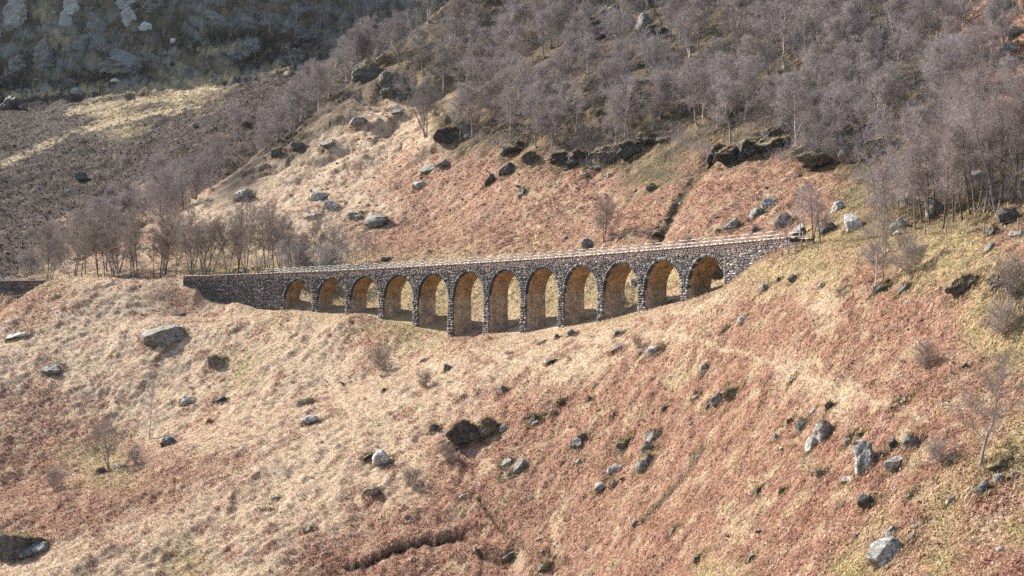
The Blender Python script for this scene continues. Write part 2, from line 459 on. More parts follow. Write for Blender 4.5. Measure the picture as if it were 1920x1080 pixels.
def mat_bark(name, lo, hi, scale=3.0):
    q = NB(name); tc = q.n('TexCoord').outputs['Object']
    n = q.noise(scale, 5, .7, tc)
    r = q.ramp(n.outputs['Fac'], [(.35, lo), (.62, hi)])
    q.l(r.outputs[0], q.b.inputs['Base Color']); q.bump(n.outputs['Fac'], .5, .05)
    return q.m
def mat_rock():
    # object colour = stone tone, its alpha = how much moss and turf has grown on the upward faces
    q = NB('rock'); tc = q.n('TexCoord').outputs['Object']; oi = q.n('ObjectInfo')
    n1 = q.noise(1.3, 10, .72, tc, .6); n2 = q.noise(6, 8, .7, tc); n3 = q.noise(.55, 3, .5, tc)
    vo = q.n('TexVoronoi'); vo.feature = 'DISTANCE_TO_EDGE'; vo.inputs['Scale'].default_value = .8
    mp = q.n('Mapping'); mp.inputs['Scale'].default_value = (.7, .7, 2.2); mp.inputs['Rotation'].default_value = (.35, .2, .4)
    wv = q.mix(tc, n1.outputs['Color'], .12); q.l(wv, mp.inputs['Vector']); q.l(mp.outputs[0], vo.inputs['Vector'])
    r1 = q.ramp(n1.outputs['Fac'], [(.3, (.28, .27, .27)), (.5, (.85, .84, .82)), (.66, (1.9, 1.9, 1.85))])
    c = q.mix(oi.outputs['Color'], r1.outputs[0], 1.0, 'MULTIPLY')
    r2 = q.ramp(n2.outputs['Fac'], [(.35, (.55, .55, .55)), (.52, (1, 1, 1)), (.68, (1.7, 1.7, 1.62))])
    c = q.mix(c, r2.outputs[0], .8, 'MULTIPLY')
    cr = q.ramp(vo.outputs['Distance'], [(0, (.25, .23, .21)), (.05, (1, 1, 1))])
    c = q.mix(c, cr.outputs[0], .85, 'MULTIPLY')
    ge = q.n('NewGeometry'); sx = q.n('SeparateXYZ'); q.l(ge.outputs['Normal'], sx.inputs[0])
    m = q.math('ADD', sx.outputs['Z'], q.math('MULTIPLY', q.math('SUBTRACT', n3.outputs['Fac'], .5), 1.3))
    m = q.math('ADD', m, q.math('MULTIPLY', q.math('SUBTRACT', n2.outputs['Fac'], .5), .9))
    m = q.math('ADD', m, q.math('SUBTRACT', oi.outputs['Alpha'], 1.25))
    mm = q.ramp(m, [(.08, (0, 0, 0)), (.22, (1, 1, 1))])
    mc = q.ramp(n2.outputs['Fac'], [(.35, (.10, .075, .022)), (.65, (.30, .23, .075))])
    c = q.mix(c, mc.outputs[0], mm.outputs[0])
    q.l(c, q.b.inputs['Base Color'])
    q.b.inputs['Roughness'].default_value = .75; q.b.inputs['Specular IOR Level'].default_value = .35
    b = q.bump(n1.outputs['Fac'], .9, .35); q.bump(n2.outputs['Fac'], .7, .1, b)
    return q.m
def mat_stone():
    q = NB('squared_stone'); tc = q.n('TexCoord').outputs['Object']; c = q.attr().outputs['Color']
    n = q.noise(5, 6, .75, tc); n1 = q.noise(.35, 3, .6, tc)
    r = q.ramp(n.outputs['Fac'], [(.3, (.5, .5, .52)), (.5, (1, 1, 1)), (.62, (1.3, 1.28, 1.22)), (.72, (2.0, 1.97, 1.9))])
    c = q.mix(c, r.outputs[0], 1.0, 'MULTIPLY')
    r1 = q.ramp(n1.outputs['Fac'], [(.35, (.75, .74, .76)), (.65, (1.25, 1.2, 1.12))])
    c = q.mix(c, r1.outputs[0], 1.0, 'MULTIPLY')
    q.l(c, q.b.inputs['Base Color']); q.b.inputs['Roughness'].default_value = .7; q.b.inputs['Specular IOR Level'].default_value = .3
    q.bump(n.outputs['Fac'], .8, .06)
    return q.m
def mat_reveal(name='arch_inside_stone', tint=(1, 1, 1)):
    # the insides of the arches: brown weathered rubble with pale lime streaks
    q = NB(name); tc = q.n('TexCoord').outputs['Object']
    mp = q.n('Mapping'); mp.inputs['Scale'].default_value = (2.3, 2.3, .16); q.l(tc, mp.inputs['Vector'])
    st = q.noise(1.0, 5, .65, mp.outputs[0])
    mp2 = q.n('Mapping'); mp2.inputs['Scale'].default_value = (1.1, 1.1, 3.4); q.l(tc, mp2.inputs['Vector'])
    co = q.noise(1.3, 6, .75, mp2.outputs[0]); n2 = q.noise(.5, 4, .6, tc)
    r = q.ramp(co.outputs['Fac'], [(.3, (.11, .09, .075)), (.5, (.33, .275, .225)), (.7, (.50, .43, .36))])
    r2 = q.ramp(n2.outputs['Fac'], [(.35, (.7, .66, .62)), (.65, (1.3, 1.18, 1.0))])
    c = q.mix(r.outputs[0], r2.outputs[0], 1.0, 'MULTIPLY')
    sm = q.ramp(st.outputs['Fac'], [(.58, (0, 0, 0)), (.72, (1, 1, 1))])
    n3 = q.noise(1.7, 5, .75, tc); r3 = q.ramp(n3.outputs['Fac'], [(.34, (.45, .42, .4)), (.5, (1, 1, 1)), (.66, (1.3, 1.28, 1.25))])
    c = q.mix(c, r3.outputs[0], 1.0, 'MULTIPLY'); c = q.mix(c, tint, 1.0, 'MULTIPLY')
    c = q.mix(c, (.5, .46, .41), q.math('MULTIPLY', sm.outputs[0], .8 if tint[2] == 1 else .25))
    q.l(c, q.b.inputs['Base Color']); q.bump(co.outputs['Fac'], .9, .16)
    return q.m
def mat_plain(name, lo, hi, scale=4.0):
    q = NB(name); tc = q.n('TexCoord').outputs['Object']; n = q.noise(scale, 5, .65, tc)
    r = q.ramp(n.outputs['Fac'], [(.35, lo), (.65, hi)]); q.l(r.outputs[0], q.b.inputs['Base Color'])
    q.bump(n.outputs['Fac'], .4, .03)
    return q.m

M_VAULT = mat_reveal('vault_stone', (.90, .80, .67)); M_GROUND = mat_ground(); M_ROCK = mat_rock(); M_STONE = mat_stone(); M_REVEAL = mat_reveal()
M_COPING = mat_plain('coping_stone', (.26, .23, .20), (.50, .46, .41)); M_BALLAST = mat_plain('trackbed', (.12, .10, .07), (.24, .2, .13))
M_RAIL = mat_plain('pale_rail', (.36, .33, .30), (.52, .48, .44)); M_POST = mat_plain('weathered_wood', (.12, .10, .08), (.26, .22, .18))

# ------------------------------------------------------------------ terrain meshes
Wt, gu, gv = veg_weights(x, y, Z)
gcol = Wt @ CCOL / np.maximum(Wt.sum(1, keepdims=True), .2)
_gy = np.gradient(GZ, axis=0) / np.gradient(GY, axis=0)
steep = smooth(.8, 1.3, np.abs(_gy).ravel() + .25 * fbm(x / 5, y / 5, 111, 3)) * FARG.ravel() * np.clip(crag * 1.5, 0, 1) * smooth(-.12, .3, fbm(x / 22, Z / 20, 115, 4))
gcol = gcol * (1 - steep[:, None]) + steep[:, None] * np.array([.175, .155, .125]) * (1 + .5 * fbm(x / 6, Z / 6, 113, 3))[:, None]
gcol = gcol * (1 - peat[:, None]) + peat[:, None] * np.array([.035, .024, .018])
gcol *= (1 + .22 * fbm(x / 3, y / 3, 101, 3))[:, None]
idx = np.arange(NY * NT).reshape(NY, NT)
quads = np.stack([idx[:-1, :-1], idx[:-1, 1:], idx[1:, 1:], idx[1:, :-1]], -1).reshape(-1, 4)
fq = FARG.reshape(-1)[quads].sum(1) >= 2
GV = np.stack([x, y, Z], -1)
def sub(quads):
    used = np.unique(quads); remap = np.zeros(NY * NT, np.int64); remap[used] = np.arange(len(used))
    return GV[used], remap[quads], gcol[used]
for nm, sel in (('hillside', ~fq), ('distant_hillside', fq)):
    v_, q_, c_ = sub(quads[sel])
    o = put(nm, mesh_from(nm, v_, [q_], c_, True), M_GROUND); tag(o, kind='structure')
# ------------------------------------------------------------------ bracken, grass and heather (nobody could count the stems)
rng = np.random.default_rng(7)
def blades(px, py, length, width, lean, dirx, diry, cols, rise):
    # a bent ribbon per stem: root, knee, tip
    n = len(px); pz = ground(px, py) - .03
    r = np.stack([px, py, pz], -1)
    ax = np.stack([dirx, diry, np.zeros(n)], -1)
    side = np.stack([-diry, dirx, rng.normal(0, .35, n)], -1)
    knee = r + ax * (length * lean * .45)[:, None] + np.array([0, 0, 1.]) * (length * rise * .62)[:, None]
    tip = r + ax * (length * lean)[:, None] + np.array([0, 0, 1.]) * (length * rise * rng.uniform(.35, 1.0, n))[:, None]
    # follow the slope
    for p in (knee, tip):
        p[:, 2] += np.clip(ground(p[:, 0], p[:, 1]) - pz, -.6, .6)
    w = (width * .5)[:, None] * side
    V = np.concatenate([r - w * .5, r + w * .5, knee - w, knee + w, tip])
    i = np.arange(n)
    q = np.stack([i, i + n, i + 3 * n, i + 2 * n], -1); t = np.stack([i + 2 * n, i + 3 * n, i + 4 * n], -1)
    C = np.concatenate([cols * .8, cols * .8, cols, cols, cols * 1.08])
    return V, q, t, C
def scatter(n, tmax, y0, y1, power=.55):
    # more stems per square metre close to the eye, fewer far off
    yy = (rng.random(n) * (y1 ** power - y0 ** power) + y0 ** power) ** (1 / power)
    tt = rng.uniform(-tmax, tmax, n)
    return tt * yy, yy
def in_masonry(px, py):
    s = np.interp(UC + FPX * px / py, _su, _ss); cx, cy = vp(s)
    near = np.zeros(len(px), bool)
    for ds in (-12, -6, 0, 6, 12):
        s2 = s + ds; ax, ay = vp(s2); th = VHD + VK * s2
        dx = px - ax; dy = py - ay
        along = dx * np.cos(th) + dy * np.sin(th); off = -dx * np.sin(th) + dy * np.cos(th)
        near |= (np.abs(along) < 3.2) & (off > -.25) & (off < 4.7) & (s2 > S_L - 2) & (s2 < S_R)
    return near
N = 1150000
px, py = scatter(N, .43, 70, 520)
pz = ground(px, py)
vvis = VH - FPX * pz / py
farz = np.interp(0, [0], [0])
keep = (vvis > -60) & (vvis < 1110) & ~in_masonry(px, py)
px = px[keep]; py = py[keep]; pz = pz[keep]
w_, _, _ = veg_weights(px, py, pz)
ti = np.clip(np.searchsorted(ts, px / (py - Y0)), 0, NT - 1); yi = np.clip(np.searchsorted(ys, py), 0, NY - 1)
isfar = FARG[yi, ti]
w_[isfar] *= .0
ws = np.cumsum(w_, 1); pick = (rng.random(len(px))[:, None] * 1.0 < ws).argmax(1)
none = rng.random(len(px)) > ws[:, -1] ; none |= isfar; none |= peat.reshape(NY, NT)[yi, ti] > .35
gn = gnormal(px, py, 1.0); dl = np.hypot(gn[:, 0], gn[:, 1]) + 1e-6
dhx = gn[:, 0] / dl; dhy = gn[:, 1] / dl
def put_blades(sel, name, label, cat, fcol, L, Wd, lean, rise, bias, mat):
    n = int(sel.sum())
    if not n: return
    a = rng.uniform(0, 2 * math.pi, n)
    dx = np.cos(a) + bias * dhx[sel]; dy = np.sin(a) + bias * dhy[sel]; m = np.hypot(dx, dy) + 1e-6
    sc = np.clip(py[sel] / 190.0, .75, 1.7)
    V, q, t, C = blades(px[sel], py[sel], rng.uniform(*L, n), rng.uniform(*Wd, n) * sc, rng.uniform(*lean, n), dx / m, dy / m, fcol(n, px[sel], py[sel]), rng.uniform(*rise, n))
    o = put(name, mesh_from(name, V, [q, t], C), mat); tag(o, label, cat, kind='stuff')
def pal(opts, probs, jit=.18):
    def f(n, X, Y):
        # neighbours look alike: the tint follows patches a metre or three wide, single stems differ only a little
        a = fbm(X / 2.4, Y / 2.8, 131, 3) * .75 + fbm(X / 11, Y / 14, 137, 3) * .5 + rng.normal(0, .3, n)
        q = np.clip(.5 + .62 * a, 0, .9999); k_ = np.minimum((q[:, None] > np.cumsum(probs)[None]).sum(1), len(opts) - 1); c = np.array(opts)[k_]
        return c * (1 + rng.normal(0, jit * 1.2, n) + .34 * fbm(X / 1.1, Y / 1.3, 139, 3))[:, None].clip(.4, 1.7)
    return f
M_LEAF = mat_leaf('dead_leaf', .3)
put_blades((pick == 1) & ~none, 'bracken', 'flattened red brown dead bracken covering the hillside', 'bracken',
           pal([(.15, .062, .045), (.26, .135, .09), (.35, .195, .130), (.41, .255, .175), (.50, .355, .255), (.59, .47, .34)], [.13, .22, .25, .18, .13, .09], .15), (.3, .9), (.06, .14), (.55, 1.0), (.2, .65), .9, M_LEAF)
put_blades((pick == 0) & ~none, 'straw_grass', 'pale straw coloured dead grass on the slope below the viaduct', 'grass',
           pal([(.34, .222, .142), (.43, .33, .205), (.53, .395, .275), (.60, .47, .34)], [.14, .2, .42, .24], .1), (.25, .62), (.04, .10), (.3, .8), (.35, .85), .5, M_LEAF)
put_blades(((pick == 2) | (pick == 4)) & ~none, 'rough_grass', 'olive and yellow moss and rough grass on damp ground and under the trees', 'grass',
           pal([(.16, .115, .07), (.22, .18, .09), (.37, .28, .13), (.50, .385, .21), (.31, .19, .12)], [.12, .2, .3, .24, .14]), (.2, .6), (.06, .14), (.3, .8), (.3, .75), .3, M_LEAF)
# yellow moss cushions dotted through the bracken
mz = (pick == 1) & ~none & (fbm(px / 1.2, py / 1.4, 171, 2) + .5 * fbm(px / 16, py / 16, 173, 2) > .62)
put_blades(mz, 'moss', 'small yellow green moss cushions dotted through the bracken', 'moss', pal([(.22, .17, .05), (.36, .28, .08), (.46, .37, .13)], [.3, .4, .3]), (.2, .45), (.12, .22), (.5, .9), (.15, .4), .2, M_LEAF)
# heather and tufts on the far hillside
nf_ = 130000
fx, fy = scatter(nf_, .42, 420, 1100, .4)
ti = np.clip(np.searchsorted(ts, fx / (fy - Y0)), 0, NT - 1); yi = np.clip(np.searchsorted(ys, fy), 0, NY - 1)
kf = FARG[yi, ti] & (fx < 60)
fx = fx[kf]; fy = fy[kf]; px, py = fx, fy
wf, _, _ = veg_weights(fx, fy, ground(fx, fy))
gn = gnormal(fx, fy, 2.0); dl = np.hypot(gn[:, 0], gn[:, 1]) + 1e-6; dhx = gn[:, 0] / dl; dhy = gn[:, 1] / dl
cls = (rng.random(len(fx))[:, None] * wf.sum(1, keepdims=True) < np.cumsum(wf, 1)).argmax(1)
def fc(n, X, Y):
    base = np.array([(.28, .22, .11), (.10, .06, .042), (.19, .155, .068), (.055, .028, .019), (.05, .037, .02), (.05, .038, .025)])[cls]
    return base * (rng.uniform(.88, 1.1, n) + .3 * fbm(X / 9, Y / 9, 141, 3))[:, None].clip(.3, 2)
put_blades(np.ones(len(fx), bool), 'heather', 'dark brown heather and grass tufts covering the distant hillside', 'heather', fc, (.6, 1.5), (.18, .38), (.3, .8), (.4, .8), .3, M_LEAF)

# turf hanging over the slipped edges
lx = []; ly = []
lr = np.random.default_rng(61)
for pts, dep, reach in SCARPS:
    for u in np.linspace(pts[0][0] + 15, pts[-1][0] - 8, 190):
        v = float(np.interp(u, [p[0] for p in pts], [p[1] for p in pts])) - 1.5
        p = cast(u, v)
        for _ in range(9): lx.append(p[0] + lr.normal(0, .12)); ly.append(p[1] + lr.normal(.15, .22))
px = np.array(lx); py = np.array(ly); n = len(px); a = lr.normal(-math.pi / 2, .5, n)
V, q, t, C = blades(px, py, lr.uniform(.25, .6, n), lr.uniform(.05, .1, n), lr.uniform(.5, .9, n), np.cos(a), np.sin(a), pal([(.17, .10, .07), (.28, .17, .115), (.40, .29, .19)], [.35, .4, .25], .15)(n, px, py), lr.uniform(-.1, .45, n))
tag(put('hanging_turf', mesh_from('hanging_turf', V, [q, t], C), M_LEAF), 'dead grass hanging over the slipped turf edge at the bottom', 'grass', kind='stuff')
# ------------------------------------------------------------------ the viaduct
srng = np.random.default_rng(21)
def WP(s, off, z):
    xx, yy = vp(s, off); return np.stack([xx, yy, np.broadcast_to(np.asarray(z, float), xx.shape)], -1)
class Acc:
    def __init__(s): s.V = []; s.Q = []; s.C = []; s.n = 0
    def add(s, V, Q, C):
        V = np.asarray(V, float).reshape(-1, 3); s.V.append(V); s.Q.append(np.asarray(Q).reshape(-1, 4) + s.n)
        C = np.asarray(C, float); s.C.append(np.broadcast_to(C, (len(V), 3)) if C.ndim == 1 else C); s.n += len(V)
    def grid(s, P, C):
        a, b = P.shape[:2]; i = np.arange(a * b).reshape(a, b)
        s.add(P.reshape(-1, 3), np.stack([i[:-1, :-1], i[:-1, 1:], i[1:, 1:], i[1:, :-1]], -1), C)
    def build(s, name, mat, parent=None):
        return put(name, mesh_from(name, np.concatenate(s.V), [np.concatenate(s.Q)], np.concatenate(s.C)), mat, parent)
CUBEQ = np.array([(4, 5, 6, 7), (0, 1, 5, 4), (1, 2, 6, 5), (2, 3, 7, 6), (3, 0, 4, 7)])
def stone_tone(n, z_rel, s):
    # z_rel: metres below the coping.  Near the top the stone is redder; lower down nearly black with pale lichened blocks, more to the right as painted grazing sun
    t = srng.random(n)
    dark = np.array([.066, .059, .057]); mid = np.array([.130, .112, .102]); pale = np.array([.235, .228, .217]); red = np.array([.155, .098, .078])
    c = np.where((t < .60)[:, None], dark, np.where((t < .90)[:, None], mid, pale))
    sun_palefrac = np.clip((s - 20) / 70, 0, 1)
    c = np.where(((t > .90) & (srng.random(n) > .25 + .75 * sun_palefrac))[:, None], mid, c)
    top = np.clip(1 - (z_rel - .3) / 1.6, 0, 1)
    c = np.where((srng.random(n) < top * .75)[:, None], red, c)
    return c * srng.uniform(.7, 1.35, n)[:, None]
def stones(acc, s0, s1, z0, z1, off=0.0, prot=(.02, .16), tone=None, smid=None):
    # each block: an outer face standing proud of the wall plane by its own amount, tilted a little
    n = len(s0)
    if n == 0: return
    g = srng.uniform(.008, .03, (4, n))
    S = np.array([s0 + g[0], s1 - g[1], s1 - g[1], s0 + g[0]]); Zz = np.array([z0 + g[2], z0 + g[2], z1 - g[3], z1 - g[3]])
    base = [WP(np.array([s0, s1, s1, s0])[k_], np.full(n, off + .12), np.array([z0, z0, z1, z1])[k_]) for k_ in range(4)]
    p0 = srng.uniform(*prot, n); tilt = srng.normal(0, .035, (4, n))
    inset = srng.uniform(.0, .05, (4, n)); dz = np.array([1, 1, -1, -1]); ds = np.array([1, -1, -1, 1])
    face = [WP(S[k_] + ds[k_] * inset[k_], np.full(n, off) - np.maximum(p0 + tilt[k_], .0), Zz[k_] + dz[k_] * inset[(k_ + 1) % 4] * .6) for k_ in range(4)]
    V = np.stack(base + face, 1).reshape(-1, 3)
    Q = (CUBEQ[None] + 8 * np.arange(n)[:, None, None]).reshape(-1, 4)
    c = tone if tone is not None else stone_tone(n, cop((s0 + s1) / 2) - (z0 + z1) / 2, (s0 + s1) / 2)
    acc.add(V, Q, np.repeat(c, 8, 0))
def fill(acc, a, b, z0, z1, off=0.0, lo=.35, hi=1.1, prot=(.02, .15), sun_lift=1.0):
    # one course of blocks between a and b
    if b - a < .05: return
    cuts = [a]
    while cuts[-1] < b - 1e-6:
        L = srng.uniform(lo, hi); nx_ = cuts[-1] + L
        if nx_ > b - lo * .6: nx_ = b
        cuts.append(nx_)
    cuts = np.array(cuts); s0 = cuts[:-1]; s1 = cuts[1:]
    stones(acc, s0, s1, np.full(len(s0), z0) + cop(s0), np.full(len(s0), z1) + cop(s0), off, prot, sun_lift * stone_tone(len(s0), -np.full(len(s0), (z0 + z1) / 2), s0))
def courses(zlo, zhi, lo=.13, hi=.25):
    z = [zhi]
    while z[-1] > zlo: z.append(z[-1] - srng.uniform(lo, hi))
    return z

R_IN = (PITCH - PW) / 2; RING = .62; Z_SPR = -(CROWN + R_IN)          # heights relative to the coping, in metres
def half_open(zr, r):                                                # half width of the arch opening of radius r at height zr
    if zr <= Z_SPR: return R_IN if r == R_IN else r
    q = r * r - (zr - Z_SPR) ** 2
    return math.sqrt(q) if q > 0 else 0.0
base_z = lambda s: float(np.interp(s, fs, fz))                        # ground along the front
VIA = empty('viaduct', (float(vp(60)[0]), float(vp(60)[1]), base_z(60)))
tag(VIA, 'long dark stone railway viaduct of twelve round arches crossing the hillside', 'viaduct')
VO = Vector(VIA.location)
def vbuild(acc, name, mat):
    o = acc.build(name, mat, VIA); o.matrix_parent_inverse.identity(); o.location = -VO; return o

DK = np.array([.05, .046, .045])
# spandrel wall above the springing, with the solid core behind the blocks
acc = Acc()
par = Acc()
zs = courses(Z_SPR, -1.15)
PAR_T = -.16
for z1, z0 in zip(zs[:-1], zs[1:]):
    zm = (z0 + z1) / 2
    spans = []
    for i in range(12):
        c = i * PITCH + R_IN; ho = half_open(zm, R_IN + RING)
        spans.append((c - ho, c + ho))
    cur = 0.0 - .0
    for a, b in spans:
        a2, b2 = max(a, cur), min(b, S_AB)
        if a2 > cur: fill(acc, cur, a2, z0, z1)
        if b > a: cur = max(cur, b2)
    if cur < S_AB: fill(acc, cur, S_AB, z0, z1)
core = np.array([.035, .033, .033])
for i in range(12):
    c = i * PITCH + R_IN
    sA = c - PITCH / 2 if i else 0.0; sB = c + PITCH / 2 if i < 11 else S_AB
    an = np.linspace(math.pi, 0, 25)
    sb = np.concatenate([[sA], c + R_IN * np.cos(an), [sB]]); zb = np.concatenate([[Z_SPR], Z_SPR + R_IN * np.sin(an), [Z_SPR]])
    ctop = cop(sb) - 1.15; cb = cop(sb) + zb
    for off in (.06, DEPTH - .02):
        P_ = np.stack([WP(sb, np.full(len(sb), off), cb), WP(sb, np.full(len(sb), off), ctop)], 0); acc.grid(P_, core if off < 1 else np.array([.10, .09, .085]))
vbuild(acc, 'spandrel_wall', M_STONE)
# parapet: smaller redder blocks, both sides, the trackbed between
pc = [PAR_T]
while pc[-1] > -1.1: pc.append(pc[-1] - srng.uniform(.17, .27))
pc[-1] = -1.15
for z1, z0 in zip(pc[:-1], pc[1:]): fill(par, S_L, S_R, z0, z1, .0, .3, .8, (.0, .07))
sg = np.linspace(S_L, S_R, 120)
for off, zt, zb in ((.05, PAR_T, -1.15), (.45, PAR_T, -1.0), (DEPTH - .45, PAR_T, -1.0), (DEPTH, PAR_T, -1.15)):
    par.grid(np.stack([WP(sg, np.full(120, off), cop(sg) + zb), WP(sg, np.full(120, off), cop(sg) + zt)], 0), np.array([.10, .075, .065]))
vbuild(par, 'parapet', M_STONE)
dk = Acc()
dk.grid(np.stack([WP(sg, np.full(120, .02), cop(sg) - .98), WP(sg, np.full(120, DEPTH - .02), cop(sg) - .98)], 0), np.array([.2, .17, .12]))
vbuild(dk, 'trackbed', M_BALLAST)
for o0, o1 in ((-.10, .52), (DEPTH - .52, DEPTH + .10)):
    cpg = Acc(); cuts = [S_L]
    while cuts[-1] < S_R: cuts.append(min(S_R, cuts[-1] + srng.uniform(.8, 1.4)))
    cuts = np.array(cuts); a = cuts[:-1]; b = cuts[1:] - .02; n = len(a); dz = srng.normal(0, .012, n)
    V = np.stack([WP(a, np.full(n, o1), cop(a) + PAR_T), WP(b, np.full(n, o1), cop(b) + PAR_T), WP(b, np.full(n, o0), cop(b) + PAR_T), WP(a, np.full(n, o0), cop(a) + PAR_T),
                  WP(a, np.full(n, o1), cop(a) + dz), WP(b, np.full(n, o1), cop(b) + dz), WP(b, np.full(n, o0), cop(b) + dz), WP(a, np.full(n, o0), cop(a) + dz)], 1).reshape(-1, 3)
    Q = (np.concatenate([CUBEQ, [(3, 2, 1, 0)]])[None] + 8 * np.arange(n)[:, None, None]).reshape(-1, 4)
    cpg.add(V, Q, np.array([.4, .38, .35]))
    vbuild(cpg, 'coping', M_COPING)
# arches: ring of wedge stones and the vault behind it
for i in range(12):
    c = i * PITCH + R_IN; ar = Acc(); nv = 31
    ang = np.linspace(math.pi, 0, nv + 1) ; a0 = ang[:-1]; a1 = ang[1:]; off = 0.0
    ri = np.full(nv, R_IN); ro = R_IN + RING * srng.uniform(.86, 1.08, nv); pr = srng.uniform(.05, .13, nv)
    zc = cop(c) + Z_SPR
    def arcp(a, r, o): return WP(c + r * np.cos(a), np.broadcast_to(np.asarray(o, float), a.shape), zc + r * np.sin(a))
    e = .012
    V = np.stack([arcp(a0, ri, .45), arcp(a1, ri, .45), arcp(a1, ro, .1), arcp(a0, ro, .1),
                  arcp(a0 - e, ri, -pr), arcp(a1 + e, ri, -pr), arcp(a1 + e, ro - .02, -pr * .9), arcp(a0 - e, ro - .02, -pr * .9)], 1).reshape(-1, 3)
    Q = (CUBEQ[None] + 8 * np.arange(nv)[:, None, None]).reshape(-1, 4)
    tn = np.where((srng.random(nv) < .12 + .16 * min(1, max(0, (c - 30) / 60)))[:, None], np.array([.15, .145, .14]), np.array([.036, .035, .037])) * srng.uniform(.75, 1.3, nv)[:, None]  # pale wedges grow commoner rightward: grazing sun put into the stone colour
    ar.add(V, Q, np.repeat(tn, 8, 0)); vbuild(ar, 'arch_ring', M_STONE)
    va = Acc(); aa = np.linspace(math.pi, 0, 28); oo = np.linspace(.42, DEPTH - .02, 8)
    va.grid(np.stack([arcp(aa, np.full(28, R_IN + .004), o_) for o_ in oo], 0), np.array([.2, .14, .09])); vbuild(va, 'vault', M_VAULT)
# piers: rough blocks on the front face and its corners, brown rubble on the reveals
for i in range(11):
    sL = i * PITCH + PITCH - PW; sR = (i + 1) * PITCH; zb = base_z((sL + sR) / 2) - 2.2; zt = float(cop(sL)) + Z_SPR
    pa = Acc(); H = zt - zb; ks = np.linspace(0, 1, 14)
    bat = lambda z: .10 * np.clip((zt - z) / 10.0, 0, 1.4)
    z = zt
    while z > zb:
        hgt = srng.uniform(.24, .46); zl = max(z - hgt, zb); b_ = float(bat((z + zl) / 2))
        if srng.random() < .5: cuts = np.array([sL - b_, sL - b_ + srng.uniform(.6, 1.1), sR + b_])
        else: cuts = np.array([sL - b_, sL - b_ + srng.uniform(.35, .65), sR + b_ - srng.uniform(.35, .65), sR + b_])
        jag = srng.uniform(-.05, .09, 2); cuts[0] -= jag[0]; cuts[-1] += jag[1] * .5
        n = len(cuts) - 1
        stones(pa, cuts[:-1], cuts[1:], np.full(n, zl), np.full(n, z), -b_ - .03, (.03, .2))
        z = zl
    zz = np.linspace(zb, zt, 10)
    for sgn, s_ in ((-1, sL), (1, sR)):
        oo = np.linspace(.02, DEPTH, 7)
        P_ = np.stack([WP(np.full(10, s_) + sgn * bat(zz), np.full(10, o_) - (bat(zz) if o_ < .5 else 0), zz) for o_ in oo], 0)
        rv = Acc(); rv.grid(P_, np.array([.2, .14, .09]))
        pv = rv.build('reveal', M_REVEAL); pa.last = getattr(pa, 'last', []) + [pv]
    ss_ = np.array([sL, sR]); bk = Acc(); bk.grid(np.stack([WP(ss_ + np.array([-.1, .1]), np.full(2, DEPTH), zb), WP(ss_, np.full(2, DEPTH), zt)], 0), np.array([.1, .09, .08]))
    pa.last.append(bk.build('back_face', M_STONE)); po = vbuild(pa, 'pier', M_STONE)
    for pv in pa.last: pv.parent = po
# solid walls at both ends
for nm, a, b, off in (('end_wall', S_L, 0.0, 0.0), ('end_wall', S_AB, S_R, -.4)):
    wa = Acc(); zlo = min(base_z(s) - float(cop(s)) for s in np.linspace(a, b, 9)) - 1.2
    for z1, z0 in zip(*(lambda q: (q[:-1], q[1:]))(courses(zlo, -1.15, .13, .24))): fill(wa, a, b, z0, z1, off, .35, 1.1, (.01, .10 if a < 0 else .15), .85 if a < 0 else 1.7)  # left wall darkened, right wall lightened: shade and sun put into the colour
    sq = np.linspace(a, b, 14)
    wa.grid(np.stack([WP(sq, np.full(14, off + .06), cop(sq) + zlo), WP(sq, np.full(14, off + .06), cop(sq) - 1.15)], 0), core)
    wa.grid(np.stack([WP(sq, np.full(14, DEPTH), cop(sq) + zlo), WP(sq, np.full(14, DEPTH), cop(sq) - 1.15)], 0), core)
    e_in = b if a < 0 else a
    oo = np.linspace(off + .05, DEPTH, 7); rv = Acc()
    rv.grid(np.stack([WP(np.full(7, e_in), oo, cop(e_in) + zlo), WP(np.full(7, e_in), oo, cop(e_in) + (Z_SPR if True else 0))], 0), np.array([.2, .14, .09]))
    e_out = a if a < 0 else b
    wa.grid(np.stack([WP(np.full(2, e_out), np.array([off, DEPTH]), cop(e_out) + zlo), WP(np.full(2, e_out), np.array([off, DEPTH]), cop(e_out) - .2)], 0), DK)
    wo_ = vbuild(wa, nm, M_STONE); ro_ = rv.build('reveal', M_REVEAL); ro_.parent = wo_
# railings on both copings
def bar(acc, A, B, w, hgt, C):
    A = np.asarray(A, float); B = np.asarray(B, float); dv = B - A; dv /= np.linalg.norm(dv)
    up_ = np.array([0, 0, 1.]) if abs(dv[2]) < .9 else np.array([1., 0, 0])
    sd = np.cross(dv, up_); sd /= np.linalg.norm(sd); u2 = np.cross(sd, dv)
    V = [p + sd * a * w / 2 + u2 * b * hgt / 2 for p in (A, B) for a, b in ((-1, -1), (1, -1), (1, 1), (-1, 1))]
    acc.add(V, [(0, 1, 2, 3), (7, 6, 5, 4), (0, 4, 5, 1), (1, 5, 6, 2), (2, 6, 7, 3), (3, 7, 4, 0)], C)
for off, a in ((.2, -6.5), (DEPTH - .2, -6.5)):
    ra = Acc(); sp = np.arange(a, S_R - .2, 2.9)
    for hz in (.42, .95):
        P_ = WP(sp, np.full(len(sp), off), cop(sp) + hz)
        for A, B in zip(P_[:-1], P_[1:]): bar(ra, A, B, .07, .085, np.array([.5, .47, .43]))
    rl = vbuild(ra, 'railing', M_RAIL)
    for s_ in sp:
        pb = Acc(); b0 = WP(np.array([s_]), np.array([off]), cop(s_))[0]
        bar(pb, b0 - [0, 0, .05], b0 + [0, 0, 1.0], .075, .075, np.array([.5, .47, .43])); o = pb.build('post', M_RAIL); o.parent = rl
